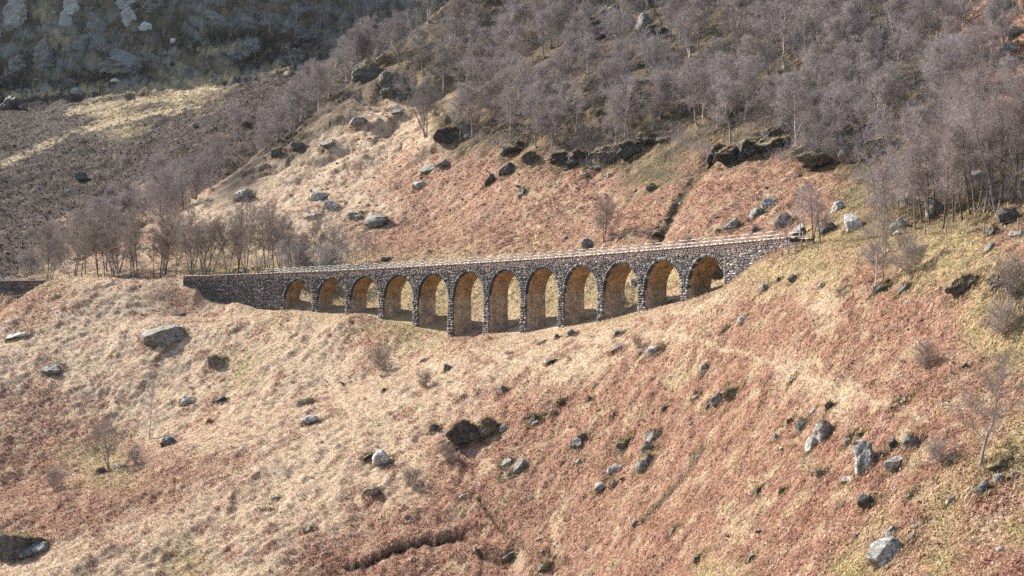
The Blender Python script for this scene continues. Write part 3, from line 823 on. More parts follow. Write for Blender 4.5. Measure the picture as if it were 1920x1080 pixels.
# the next retaining wall along the line, beyond the mound on the left
fw = Acc(); a, b = float(s_at_u(-90)), float(s_at_u(112))
for z1, z0 in zip(*(lambda q: (q[:-1], q[1:]))(courses(-9, -.3, .22, .4))): fill(fw, a, b, z0, z1, -.5 + 1.0, .4, 1.0, (.0, .09))
sq = np.linspace(a, b, 20)
fw.grid(np.stack([WP(sq, np.full(20, .56), cop(sq) - 9), WP(sq, np.full(20, .56), cop(sq) - .3)], 0), core)
fw.grid(np.stack([WP(sq, np.full(20, .4), cop(sq) - .3), WP(sq, np.full(20, 2.2), cop(sq) - .3)], 0), np.array([.14, .11, .08]))
c_, z_ = vp((a + b) / 2); RW = empty('retaining_wall', (float(c_), float(z_), float(cop(a)) - 7)); tag(RW, 'dark stone retaining wall behind the grassy mound at the far left', 'wall')
o = fw.build('wall_face', M_STONE, RW); o.location = -Vector(RW.location)
fc_ = Acc(); n_ = 40; sq = np.linspace(a, b, n_)
for o0, o1, z0_, z1_ in ((.3, .95, -.3, -.12),):
    fc_.grid(np.stack([WP(sq, np.full(n_, oo_), cop(sq) + zz_) for oo_, zz_ in ((o0, z0_), (o0, z1_), (o1, z1_), (o1, z0_))], 0), np.array([.4, .38, .34]))
o = fc_.build('coping', M_COPING, RW); o.location = -Vector(RW.location)
bt = Acc(); a2, b2 = float(s_at_u(8)), float(s_at_u(46))
for z1, z0 in zip(*(lambda q: (q[:-1], q[1:]))(courses(-9, -4.1, .22, .4))): fill(bt, a2, b2, z0, z1, -.9, .4, 1.0, (.0, .09))
sq = np.linspace(a2, b2, 6); bt.grid(np.stack([WP(sq, np.full(6, -1.0), cop(sq) - 4.1), WP(sq, np.full(6, .5), cop(sq) - 3.9)], 0), np.array([.42, .33, .2]))
bt.grid(np.stack([WP(np.full(2, b2), np.array([-.95, .5]), cop(b2) - 9), WP(np.full(2, b2), np.array([-.95, .5]), cop(b2) - 4)], 0), DK)
bt.grid(np.stack([WP(np.full(2, a2), np.array([-.95, .5]), cop(a2) - 9), WP(np.full(2, a2), np.array([-.95, .5]), cop(a2) - 4)], 0), DK)
o = bt.build('buttress', M_STONE, RW); o.location = -Vector(RW.location)
rr = Acc(); sp = np.arange(a, float(s_at_u(30)), 2.9)
for hz in (.35, .8):
    P_ = WP(sp, np.full(len(sp), .6), cop(sp) + hz)
    for A, B in zip(P_[:-1], P_[1:]): bar(rr, A, B, .06, .07, np.array([.5, .47, .43]))
for A in WP(sp, np.full(len(sp), .6), cop(sp)): bar(rr, A - [0, 0, .2], A + [0, 0, .85], .07, .07, np.array([.5, .47, .43]))
o = rr.build('railing', M_RAIL, RW); o.location = -Vector(RW.location)
# ------------------------------------------------------------------ bare trees
def norm(v): return v / (np.linalg.norm(v, axis=-1, keepdims=True) + 1e-9)
class Sticks:
    # straight tapered three-sided sticks, many at once
    def __init__(s): s.A = []; s.B = []; s.ra = []; s.rb = []
    def add(s, A, B, ra, rb):
        A = np.atleast_2d(A); B = np.atleast_2d(B); n = len(A)
        s.A.append(A); s.B.append(B); s.ra.append(np.broadcast_to(np.asarray(ra, float), (n,))); s.rb.append(np.broadcast_to(np.asarray(rb, float), (n,)))
    def arrays(s, sides=3):
        A = np.concatenate(s.A); B = np.concatenate(s.B); ra = np.concatenate(s.ra); rb = np.concatenate(s.rb)
        n = len(A); dv = norm(B - A); ref = np.where(np.abs(dv[:, 2:]) < .9, np.array([[0, 0, 1.]]), np.array([[1., 0, 0]]))
        u_ = norm(np.cross(dv, ref)); w_ = np.cross(dv, u_)
        V = np.empty((n, 2 * sides, 3))
        for k_ in range(sides):
            a = 2 * math.pi * k_ / sides; e = u_ * math.cos(a) + w_ * math.sin(a)
            V[:, k_] = A + e * ra[:, None]; V[:, sides + k_] = B + e * rb[:, None]
        q = np.array([(k_, (k_ + 1) % sides, sides + (k_ + 1) % sides, sides + k_) for k_ in range(sides)])
        return V.reshape(-1, 3), (q[None] + 2 * sides * np.arange(n)[:, None, None]).reshape(-1, 4)
    def mesh(s, name, sides=3, smooth_faces=False):
        V, Q = s.arrays(sides); return mesh_from(name, V, [Q], None, smooth_faces)
def tube_pts(st, P_, R_):
    st.add(P_[:-1], P_[1:], R_[:-1], R_[1:])

def grow(seed, H=11.0, spread=.36, limbs=26, low=.22, up=.9, twigs=3600, tr=.13, bend=.06, stems=1, twig_len=(.45, 1.15), tw=.011, droop=.15):
    # returns (trunk+limb mesh, twig mesh): a stem, limbs that leave it upward and outward, side branches, then fine twigs
    r = np.random.default_rng(seed); wood = Sticks(); fine = Sticks(); segs = []
    for si in range(stems):
        nseg = 12; t = np.linspace(0, 1, nseg + 1); Hs = H * (1 if si == 0 else r.uniform(.7, .98))
        lean = r.normal(0, .07, 2) + (r.normal(0, .16, 2) if stems > 1 else 0)
        wob = np.cumsum(r.normal(0, bend, (nseg + 1, 2)), 0) * (Hs / 10) * .9; wob[0] = 0
        ax = np.stack([wob[:, 0] + lean[0] * Hs * t + (r.normal(0, .25) if si else 0), wob[:, 1] + lean[1] * Hs * t + (r.normal(0, .25) if si else 0), Hs * t - .25], -1)
        rad = tr * (1 - t * .93) ** .9 + .006; rad[0] *= 1.5
        tube_pts(wood, ax, rad)
        nl = max(6, int(limbs / stems ** .6))
        for li in range(nl):
            h = low + (1 - low) * ((li + r.random()) / nl) ** .85; h = min(h, .985)
            p0 = np.array([np.interp(h, t, ax[:, c]) for c in range(3)])
            az = li * 2.4 + r.uniform(-.5, .5)
            prof = (1 - abs((h - .45) / .62) ** 2.0); L = Hs * spread * max(.14, prof) * r.uniform(.7, 1.15)
            el = r.uniform(.45, .9) * up + (h - .5) * .5
            d = np.array([math.cos(az) * math.cos(el), math.sin(az) * math.cos(el), math.sin(el)])
            ns = 5; pts = [p0]
            for k_ in range(ns):
                d = norm(d + r.normal(0, .16, 3) + np.array([0, 0, .07 if k_ < 3 else -.10])); pts.append(pts[-1] + d * L / ns)
            pts = np.array(pts); rr = np.linspace(max(.02, tr * .42 * (1 - h * .75)), .008, ns + 1)
            tube_pts(wood, pts, rr); segs += [(pts[k_], pts[k_ + 1], L) for k_ in range(1, ns)]
            nb = int(5 + L * 2.2)
            for b in range(nb):
                f_ = r.uniform(.18, 1.0); k_ = min(int(f_ * ns), ns - 1); q = pts[k_] + (pts[k_ + 1] - pts[k_]) * (f_ * ns - k_)
                d2 = norm(norm(pts[k_ + 1] - pts[k_]) * .75 + r.normal(0, .6, 3) + np.array([0, 0, .25])); L2 = r.uniform(.28, .6) * (L * .62 + .4)
                m_ = q + d2 * L2 * .5; d3 = norm(d2 + r.normal(0, .25, 3) - np.array([0, 0, .12])); e_ = m_ + d3 * L2 * .5
                fine.add(np.array([q, m_]), np.array([m_, e_]), [.016, .011], [.011, .006]); segs += [(q, m_, L2), (m_, e_, L2)] * 2
    A = np.array([s_[0] for s_ in segs]); B = np.array([s_[1] for s_ in segs]); wgt = np.linalg.norm(B - A, axis=1); pk = r.choice(len(A), twigs, p=wgt / wgt.sum())
    f_ = r.random((twigs, 1)); q = A[pk] + (B[pk] - A[pk]) * f_
    d = norm(norm(B[pk] - A[pk]) * .7 + r.normal(0, .55, (twigs, 3)) + np.array([0, 0, .22])); L = r.uniform(*twig_len, twigs)[:, None]
    m_ = q + d * L * .5; e_ = m_ + norm(d + r.normal(0, .3, (twigs, 3)) - np.array([0, 0, droop])) * L * .5
    fine.add(q, m_, tw, tw * .8); fine.add(m_, e_, tw * .8, tw * .35)
    return wood.mesh('tree_trunk', 6, True), fine.mesh('tree_crown', 3)

M_TWIG = mat_twig('purple_twigs', (.255, .21, .198), (.375, .32, .30))
M_TWIGB = mat_twig('brown_twigs', (.23, .18, .15), (.33, .27, .22))
M_TWIGR = mat_twig('red_brown_twigs', (.25, .20, .185), (.35, .285, .265))
M_BARK = mat_bark('grey_bark', (.10, .085, .075), (.30, .26, .23)); M_BIRCH = mat_bark('birch_bark', (.16, .13, .11), (.56, .50, .45), 2.0); M_DARKB = mat_bark('dark_bark', (.045, .035, .028), (.13, .10, .08))
def kind(trunk_mat, twig_mat, **kw):
    a, b = grow(**kw); a.materials.append(trunk_mat); b.materials.append(twig_mat); return a, b
BIRCH = [kind(M_BARK if i % 2 else M_BIRCH, M_TWIG, seed=100 + i, H=10.5, spread=(.33, .38, .42, .36, .45, .34, .40, .37)[i], limbs=24, low=(.16, .22, .2, .3, .18, .25, .2, .28)[i], stems=(1, 1, 2, 1, 2, 1, 1, 3)[i], twigs=3600, tr=.15) for i in range(8)]
ROW = [kind(M_BARK if i % 2 else M_DARKB, M_TWIGB, seed=200 + i, H=14.0, spread=(.24, .27, .22, .30)[i], limbs=24, low=(.3, .38, .34, .28)[i], stems=(1, 2, 1, 3)[i], twigs=2300, up=1.0, tr=.12) for i in range(4)]
GROVE = [kind(M_DARKB if i % 2 else M_BARK, M_TWIGR, seed=300 + i, H=13.0, spread=(.28, .32, .34, .26)[i], limbs=24, low=(.3, .26, .24, .34)[i], stems=(1, 1, 2, 1)[i], twigs=2000, up=1.0, tr=.13, tw=.009) for i in range(4)]
def tree(name, label, cat, kindm, pos, H, rz, base_h, group=None, wide=1.0):
    e = empty(name, pos); e.rotation_euler = (0, 0, rz); sc = H / base_h; e.scale = (sc * wide, sc * wide, sc)
    tag(e, label, cat, group)
    for nm, me in (('trunk', kindm[0]), ('crown', kindm[1])):
        o = bpy.data.objects.new(nm, me); COL.objects.link(o); o.parent = e
    return e
trng = random.Random(5)
def inside(u, v, poly):
    c = False; n = len(poly)
    for i in range(n):
        (a, b), (c2, d2) = poly[i], poly[i - 1]
        if (b > v) != (d2 > v) and u < (c2 - a) * (v - b) / (d2 - b) + a: c = not c
    return c
def sow(poly, n, rmin, seed, keepout=()):
    # scattered positions that keep a little apart
    rr = random.Random(seed); xs = [p[0] for p in poly]; ys_ = [p[1] for p in poly]; out = []
    for _ in range(n * 60):
        if len(out) >= n: break
        u, v = rr.uniform(min(xs), max(xs)), rr.uniform(min(ys_), max(ys_))
        if not inside(u, v, poly): continue
        if any(((u - a) / ra) ** 2 + ((v - b) / rb) ** 2 < 1 for a, b, ra, rb in keepout): continue
        if any((u - a) ** 2 + (1.5 * (v - b)) ** 2 < rmin ** 2 for a, b in out): continue
        out.append((u, v))
    return out
WOOD = [(700, 132), (640, 178), (740, 120), (790, 205), (775, 240), (850, 262), (960, 278), (1040, 302), (1130, 292), (1210, 262), (1280, 262), (1370, 292), (1440, 262), (1520, 296), (1600, 290), (1680, 258), (1790, 236), (1870, 190), (1890, 110), (1840, 30), (1700, -10), (1500, -50), (1200, -60), (980, -60), (850, 2), (780, 65)]
GAPS = [(1140, 50, 55, 38), (700, 165, 60, 26), (1210, 55, 45, 40), (1700, 20, 60, 30), (1850, 70, 45, 40), (1310, 140, 40, 22), (1560, 300, 60, 16), (850, 215, 45, 20), (1040, 150, 55, 14), (1300, 285, 60, 20), (1790, 120, 40, 25), (930, 60, 60, 14), (780, 170, 40, 22)]
for i, (u, v) in enumerate(sorted(sow(WOOD, 190, 22, 3, GAPS), key=lambda p: p[1])):
    p = cast(u, v)
    tree('birch_tree', 'bare purple grey birch growing in the dense wood on the steep slope above the viaduct', 'tree', BIRCH[trng.randrange(8)], p - [0, 0, .1], trng.uniform(9.5, 15.0) * min(1.05, .62 + p[1] / 900), trng.uniform(0, 6.28), 10.5, 'birches of the hillside wood', trng.uniform(1.0, 1.3))
# behind the left shoulder of the slope: the gully
def behind(u, v, dd):
    # a point of the ground a given way behind the edge seen at this pixel
    p = cast(u, v); q = p + np.array([-.45 * dd, .89 * dd, 0]); q[2] = float(ground(q[:1], q[1:2])[0]); return q
edge = [(60, 520), (110, 508), (175, 478), (240, 445), (300, 412), (350, 384), (400, 350), (450, 318), (505, 280), (560, 242), (600, 211), (640, 180), (672, 155), (700, 132), (740, 97), (780, 62), (815, 30)]
eu = [e[0] for e in edge]; ev = [e[1] for e in edge]
rr = random.Random(12)
for i in range(78):
    u = rr.uniform(40, 800) if i < 60 else rr.uniform(40, 420); v = float(np.interp(u, eu, ev))
    if i % 5 < 2: q = behind(u, v + 4, rr.uniform(9, 30))
    else: q = cast(u, v - 3 - rr.uniform(0, 1) ** 1.3 * (42 if u < 400 else 40 if u < 700 else 25))
    tree('birch_tree', 'bare grey birch in the gully behind the left shoulder of the bracken slope', 'tree', BIRCH[rr.randrange(8)], q - [0, 0, .1], rr.uniform(11.5, 17.0) * min(1.2, max(1.0, q[1] / 430)) * (.72 if u < 170 else .86 if u < 260 else 1), rr.uniform(0, 6.28), 10.5, 'birches along the gully', rr.uniform(.95, 1.2))
# thin row beside the track at the left end
rr = random.Random(22)
for i in range(58):
    u = 30 + 545 * (i + rr.random()) / 58; s = float(s_at_u(u)) + 0.0; off = rr.uniform(7.5, 22); xx, yy = vp(s, off); zz = float(ground(xx[None] if xx.ndim else np.array([xx]), np.array([yy]))[0])
    k_ = ROW[rr.randrange(4)] if u < 500 or rr.random() < .5 else BIRCH[rr.randrange(8)]
    hh = rr.uniform(12.5, 18) * (1.0 if u < 480 else .66)
    tree('alder_tree', 'thin dark trunked bare tree in the trackside row at the viaduct left end', 'tree', k_, (float(xx), float(yy), zz - .1), hh, rr.uniform(0, 6.28), 14.0 if k_ in ROW else 10.5, 'row of thin trees by the left end')
# grove on the bench at the right
rr = random.Random(32)
GR = [(1655, 432), (1668, 418), (1700, 424), (1716, 432), (1730, 418), (1742, 425), (1752, 412), (1766, 430), (1772, 408), (1786, 420), (1790, 400), (1805, 412), (1822, 404), (1832, 392), (1845, 400), (1858, 385), (1868, 395), (1880, 380), (1895, 388), (1908, 378), (1918, 372), (1935, 380)]
for i, (u, v) in enumerate(GR):
    p = cast(u, v)
    tree('birch_tree', 'tall bare reddish birch in the grove on the ledge right of the viaduct', 'tree', GROVE[rr.randrange(4)], p - [0, 0, .1], rr.uniform(.85, 1.15) * (9.0 + max(0, u - 1680) / 240 * 5.5), rr.uniform(0, 6.28), 13.0, 'birches of the right hand grove')
for i, (u, v) in enumerate(sow([(1600, 330), (1700, 300), (1800, 262), (1930, 190), (1935, 355), (1800, 380), (1680, 395), (1640, 390)], 13, 30, 9)):
    p = cast(u, v)
    tree('birch_tree', 'bare reddish birch on the slope rising behind the right hand grove', 'tree', GROVE[rr.randrange(4)] if rr.random() < .6 else BIRCH[rr.randrange(8)], p - [0, 0, .1], rr.uniform(8, 12), rr.uniform(0, 6.28), 12.0, 'birches behind the right hand grove')
# trees on the far crags at the top left
rr = random.Random(41)
for u, v in [(470, 38), (520, 30), (555, 46), (600, 52), (615, 34), (668, 46), (690, 30), (640, 62), (505, 62), (575, 20), (545, 12), (655, 14), (705, 10), (385, 12), (330, 8), (595, 85), (448, 262), (432, 235), (2, 70)]:
    p = cast(u, v)
    tree('birch_tree', 'small faint bare birch among the shadowed crags at the top left', 'tree', BIRCH[rr.randrange(8)], p - [0, 0, .1], rr.uniform(11, 17), rr.uniform(0, 6.28), 10.5, 'birches on the far crags')
# trees that stand alone
SOLO = [((1133, 456), 88, kind(M_DARKB, M_TWIGB, seed=401, H=10, spread=.46, limbs=20, low=.18, stems=3, twigs=3800, tw=.013), 10, 'bare_tree', 'lone bare many stemmed tree on the bracken just above the viaduct railing'),
        ((1640, 540), 165, kind(M_BIRCH, M_TWIGR, seed=412, H=15, spread=.27, limbs=26, low=.2, stems=1, twigs=3600, tw=.009, bend=.09), 15, 'birch_tree', 'pale white trunked birch standing alone below the right end of the track'),
        ((1652, 530), 90, kind(M_BARK, M_TWIGR, seed=413, H=8, spread=.3, limbs=14, low=.3, stems=1, twigs=900, tw=.009, bend=.12), 8, 'birch_tree', 'short leaning birch stem beside the pale white trunked birch'),
        ((1838, 878), 205, kind(M_BARK, M_TWIGB, seed=427, H=12, spread=.42, limbs=20, low=.2, stems=1, twigs=3800, tw=.0075, bend=.09, tr=.17), 12, 'birch_tree', 'slender bare birch leaning over mossy stones in the lower right bracken'),
        ((205, 880), 92, kind(M_BARK, M_TWIGB, seed=431, H=7, spread=.55, limbs=20, low=.18, stems=3, twigs=2000, tw=.010, tr=.09), 7, 'bare_tree', 'small spreading bare tree beside a dark stone in the lower left'),
        ((280, 822), 92, kind(M_BIRCH, M_TWIG, seed=441, H=8, spread=.22, limbs=16, low=.2, stems=1, twigs=900, tw=.007), 8, 'birch_tree', 'faint thin pale birch on the lower left slope above the dark flat stone'),
        ((1497, 457), 110, kind(M_BIRCH, M_TWIGR, seed=451, H=11, spread=.22, limbs=16, low=.35, stems=1, twigs=1300, tw=.009), 11, 'birch_tree', 'pale slim birch right behind the right end of the railing'),
        ((1526, 458), 112, kind(M_DARKB, M_TWIGR, seed=452, H=11, spread=.3, limbs=18, low=.3, stems=2, twigs=1700, tw=.009), 11, 'birch_tree', 'two stemmed dark birch at the track just right of the viaduct'),
        ((1538, 455), 96, kind(M_DARKB, M_TWIGR, seed=453, H=10, spread=.3, limbs=16, low=.36, stems=1, twigs=1300, tw=.009), 10, 'birch_tree', 'short dark birch leaning right beside the two stemmed one'),
        ((1476, 470), 70, kind(M_BARK, M_TWIGR, seed=454, H=7, spread=.22, limbs=12, low=.4, stems=1, twigs=500, tw=.009), 7, 'birch_tree', 'thin sapling against the right end wall of the viaduct'),
        ((1535, 315), 100, kind(M_BARK, M_TWIG, seed=461, H=9, spread=.5, limbs=24, low=.1, stems=3, twigs=4200), 9, 'bare_tree', 'broad pale grey bush like tree over the crag below the wood'),
        ((800, 258), 120, kind(M_BARK, M_TWIG, seed=462, H=12, spread=.5, limbs=26, low=.2, stems=3, twigs=5000), 12, 'bare_tree', 'wide crowned bare tree at the left tip of the hillside wood'),
        ((555, 500), 66, kind(M_BARK, M_TWIGB, seed=463, H=8, spread=.6, limbs=30, low=.06, stems=4, twigs=5200), 8, 'bare_tree', 'round bushy bare tree at the right end of the trackside row'),
        ((345, 392), 70, kind(M_DARKB, M_TWIG, seed=464, H=10, spread=.42, limbs=18, low=.3, stems=1, twigs=2600, bend=.1), 10, 'bare_tree', 'leaning dark trunked tree standing out on the edge of the slope')]
for (u, v), hpx, km, bh, nm, lab in SOLO:
    p = cast(u, v); tree(nm, lab, 'tree', km, p - [0, 0, .05], hpx * p[1] / FPX, trng.uniform(0, 6.28), bh)
# leafless shrubs
SHR = [kind(M_BARK, M_TWIGB, seed=500 + i, H=2.6, spread=.75, limbs=22, low=.03, stems=6, twigs=(1500, 800, 800)[i], tr=.022, twig_len=(.3, .8), tw=.007, up=.95) for i in range(3)]
for (u, v), wpx, lab in [((713, 693), 58, 'round grey leafless bush on the straw slope left of the piers'), ((796, 727), 44, 'low faint leafless bush right of the round grey bush'), ((1735, 690), 76, 'thin twiggy bush in bracken on the right slope above the path'), ((105, 922), 64, 'low brown leafless scrub in the dip at the lower left'),
                         ((1195, 655), 36, 'thin upright leafless shrub beside the pale rocks below the piers'), ((1890, 560), 120, 'grey twiggy thicket at the right edge below the dark crag'), ((1880, 640), 90, 'grey scrub thicket at the right edge among mossy stones'), ((1705, 520), 90, 'grey twiggy scrub between the white trunked birch and the dark crag'),
                         ((1640, 500), 60, 'faint twiggy shrub above the foot of the white trunked birch'), ((1700, 480), 70, 'dark twiggy scrub on the peat bank below the track'), ((255, 870), 50, 'faint twiggy scrub by the spreading tree in the lower left'), ((770, 915), 60, 'faint low scrub below the white lichened boulder'), ((840, 870), 50, 'faint low scrub below the wet black crag'),
                         ((1545, 440), 60, 'dark twiggy bush behind the track right of the viaduct'), ((1760, 880), 90, 'thin leafless scrub left of the slender birch in the lower right'), ((620, 495), 40, 'small dark bush beside the rock at the railing left end'), ((1290, 462), 30, 'tiny dark bush at the foot of the gully behind the railing')]:
    p = cast(u, v); sc = wpx * p[1] / FPX / 4.2
    e = tree('leafless_shrub', lab, 'shrub', SHR[0 if u == 713 else trng.randrange(3)], p, 2.6 * sc, trng.uniform(0, 6.28), 2.6, None)
# undergrowth of the wood: saplings and scrub too many to count
un = Sticks(); ur = np.random.default_rng(77)
pts_u = sow(WOOD, 240, 9, 55) + sow(WOOD, 190, 7, 58) + sow([(1030, 296), (1260, 250), (1340, 285), (1480, 245), (1680, 225), (1680, 275), (1560, 325), (1440, 290), (1350, 312), (1240, 280), (1110, 318), (1040, 312)], 90, 7, 57) + sow([(110, 505), (600, 485), (600, 500), (110, 518)], 30, 8, 58) + sow([(1600, 340), (1930, 200), (1930, 370), (1660, 400)], 60, 9, 56)
for u, v in pts_u:
    p = cast(u, v); n = 60; hgt = ur.uniform(1.6, 5.2)
    A = p + np.stack([ur.normal(0, 1.2, n), ur.normal(0, 1.2, n), np.full(n, -.1)], -1); d = norm(np.stack([ur.normal(0, .45, n), ur.normal(0, .45, n), np.ones(n)], -1))
    L = hgt * ur.uniform(.5, 1, n)[:, None]; B = A + d * L * .55; Cc = B + norm(d + ur.normal(0, .4, (n, 3))) * L * .45
    un.add(A, B, .016, .012); un.add(B, Cc, .012, .005)
    A2 = B + (Cc - B) * ur.random((n, 1)); un.add(A2, A2 + norm(ur.normal(0, .6, (n, 3)) + [0, 0, .6]) * .7, .01, .004)
o = put('undergrowth', un.mesh('undergrowth'), M_TWIG); tag(o, 'dense leafless scrub and saplings between the birches of the wood', 'scrub', kind='stuff')
# ------------------------------------------------------------------ rocks
def ico(sub):
    import bmesh
    bm = bmesh.new(); bmesh.ops.create_icosphere(bm, subdivisions=sub, radius=1.0)
    V = np.array([v.co[:] for v in bm.verts]); F = np.array([[v.index for v in f.verts] for f in bm.faces]); bm.free(); return V, F
ICO = {3: ico(3), 4: ico(4), 5: ico(5)}
def rock_mesh(seed, dims, sub=4, cuts=11, rough=.10, flat_top=0.0, name='rock', lay=0.0):
    r = np.random.default_rng(seed); V, F = ICO[sub]; P_ = V.copy()
    for k_ in range(cuts):
        n = norm(r.normal(0, 1, 3)); h = r.uniform(.42, .86)
        if k_ == 0 and flat_top: n = norm(np.array([r.normal(0, .2), r.normal(0, .2), 1.])); h = 1 - flat_top
        dd = P_ @ n - h; P_ = P_ - np.where(dd > 0, dd, 0)[:, None] * n * .97
    m = np.abs(P_).max(0); P_ /= m
    dims = np.asarray(dims, float); Q = P_ * dims; sc = float(dims.mean())
    def n3(f, sd): return (fbm(Q[:, 0] * f + 3.1, Q[:, 2] * f * 1.3 + Q[:, 1] * f * .6, seed % 9973 + sd, 3) + fbm(Q[:, 1] * f, Q[:, 2] * f - Q[:, 0] * f * .5, seed % 9973 + sd + 7, 3)) * .5
    nn = norm(P_ / dims)
    Q = Q + nn * (n3(1.1 / sc, 1) * rough * 2.2 * sc + n3(3.2 / sc, 2) * rough * .9 * sc)[:, None]
    if lay: # bedding: stepped ledges
        tz = Q[:, 2] / lay + n3(.8 / sc, 5) * 2; Q[:, :2] *= (1 + .09 * (np.floor(tz) % 3 - 1))[:, None]
    return mesh_from(name, Q, [F], None, sub >= 4 and False)
TONE = {'g': (.20, .182, .160), 'p': (.34, .315, .28), 'w': (.47, .455, .425), 'd': (.10, .09, .078), 'b': (.15, .118, .085), 'k': (.05, .046, .041)}
PLACED = []
def rock(u, vb, w, h, tone, moss, label, seed, group=None, flat=0.0, tilt=(0, 0), name='boulder', cat='boulder', deep=.85, cuts=11, rough=.10, sub=4, yaw=None, lay=0.0):
    p = cast(u, vb - .12 * h); k_ = p[1] / FPX; a = w * k_ / 2; c = h * k_ * .86
    rr_ = random.Random(seed)
    me = rock_mesh(seed, (a, a * deep, c), sub, cuts, rough, flat, name, lay)
    o = put(name, me, M_ROCK); o.location = (p[0], p[1] + a * deep * .25, p[2] + c * .12)
    o.rotation_euler = (math.radians(tilt[0]), math.radians(tilt[1]), rr_.uniform(-.45, .45) if yaw is None else yaw)
    sh = rr_.uniform(.85, 1.15); o.color = (*[t * sh for t in TONE[tone]], moss + .12)
    PLACED.append((o, a, a * deep, c, moss, k_))
    return tag(o, label, cat, group)
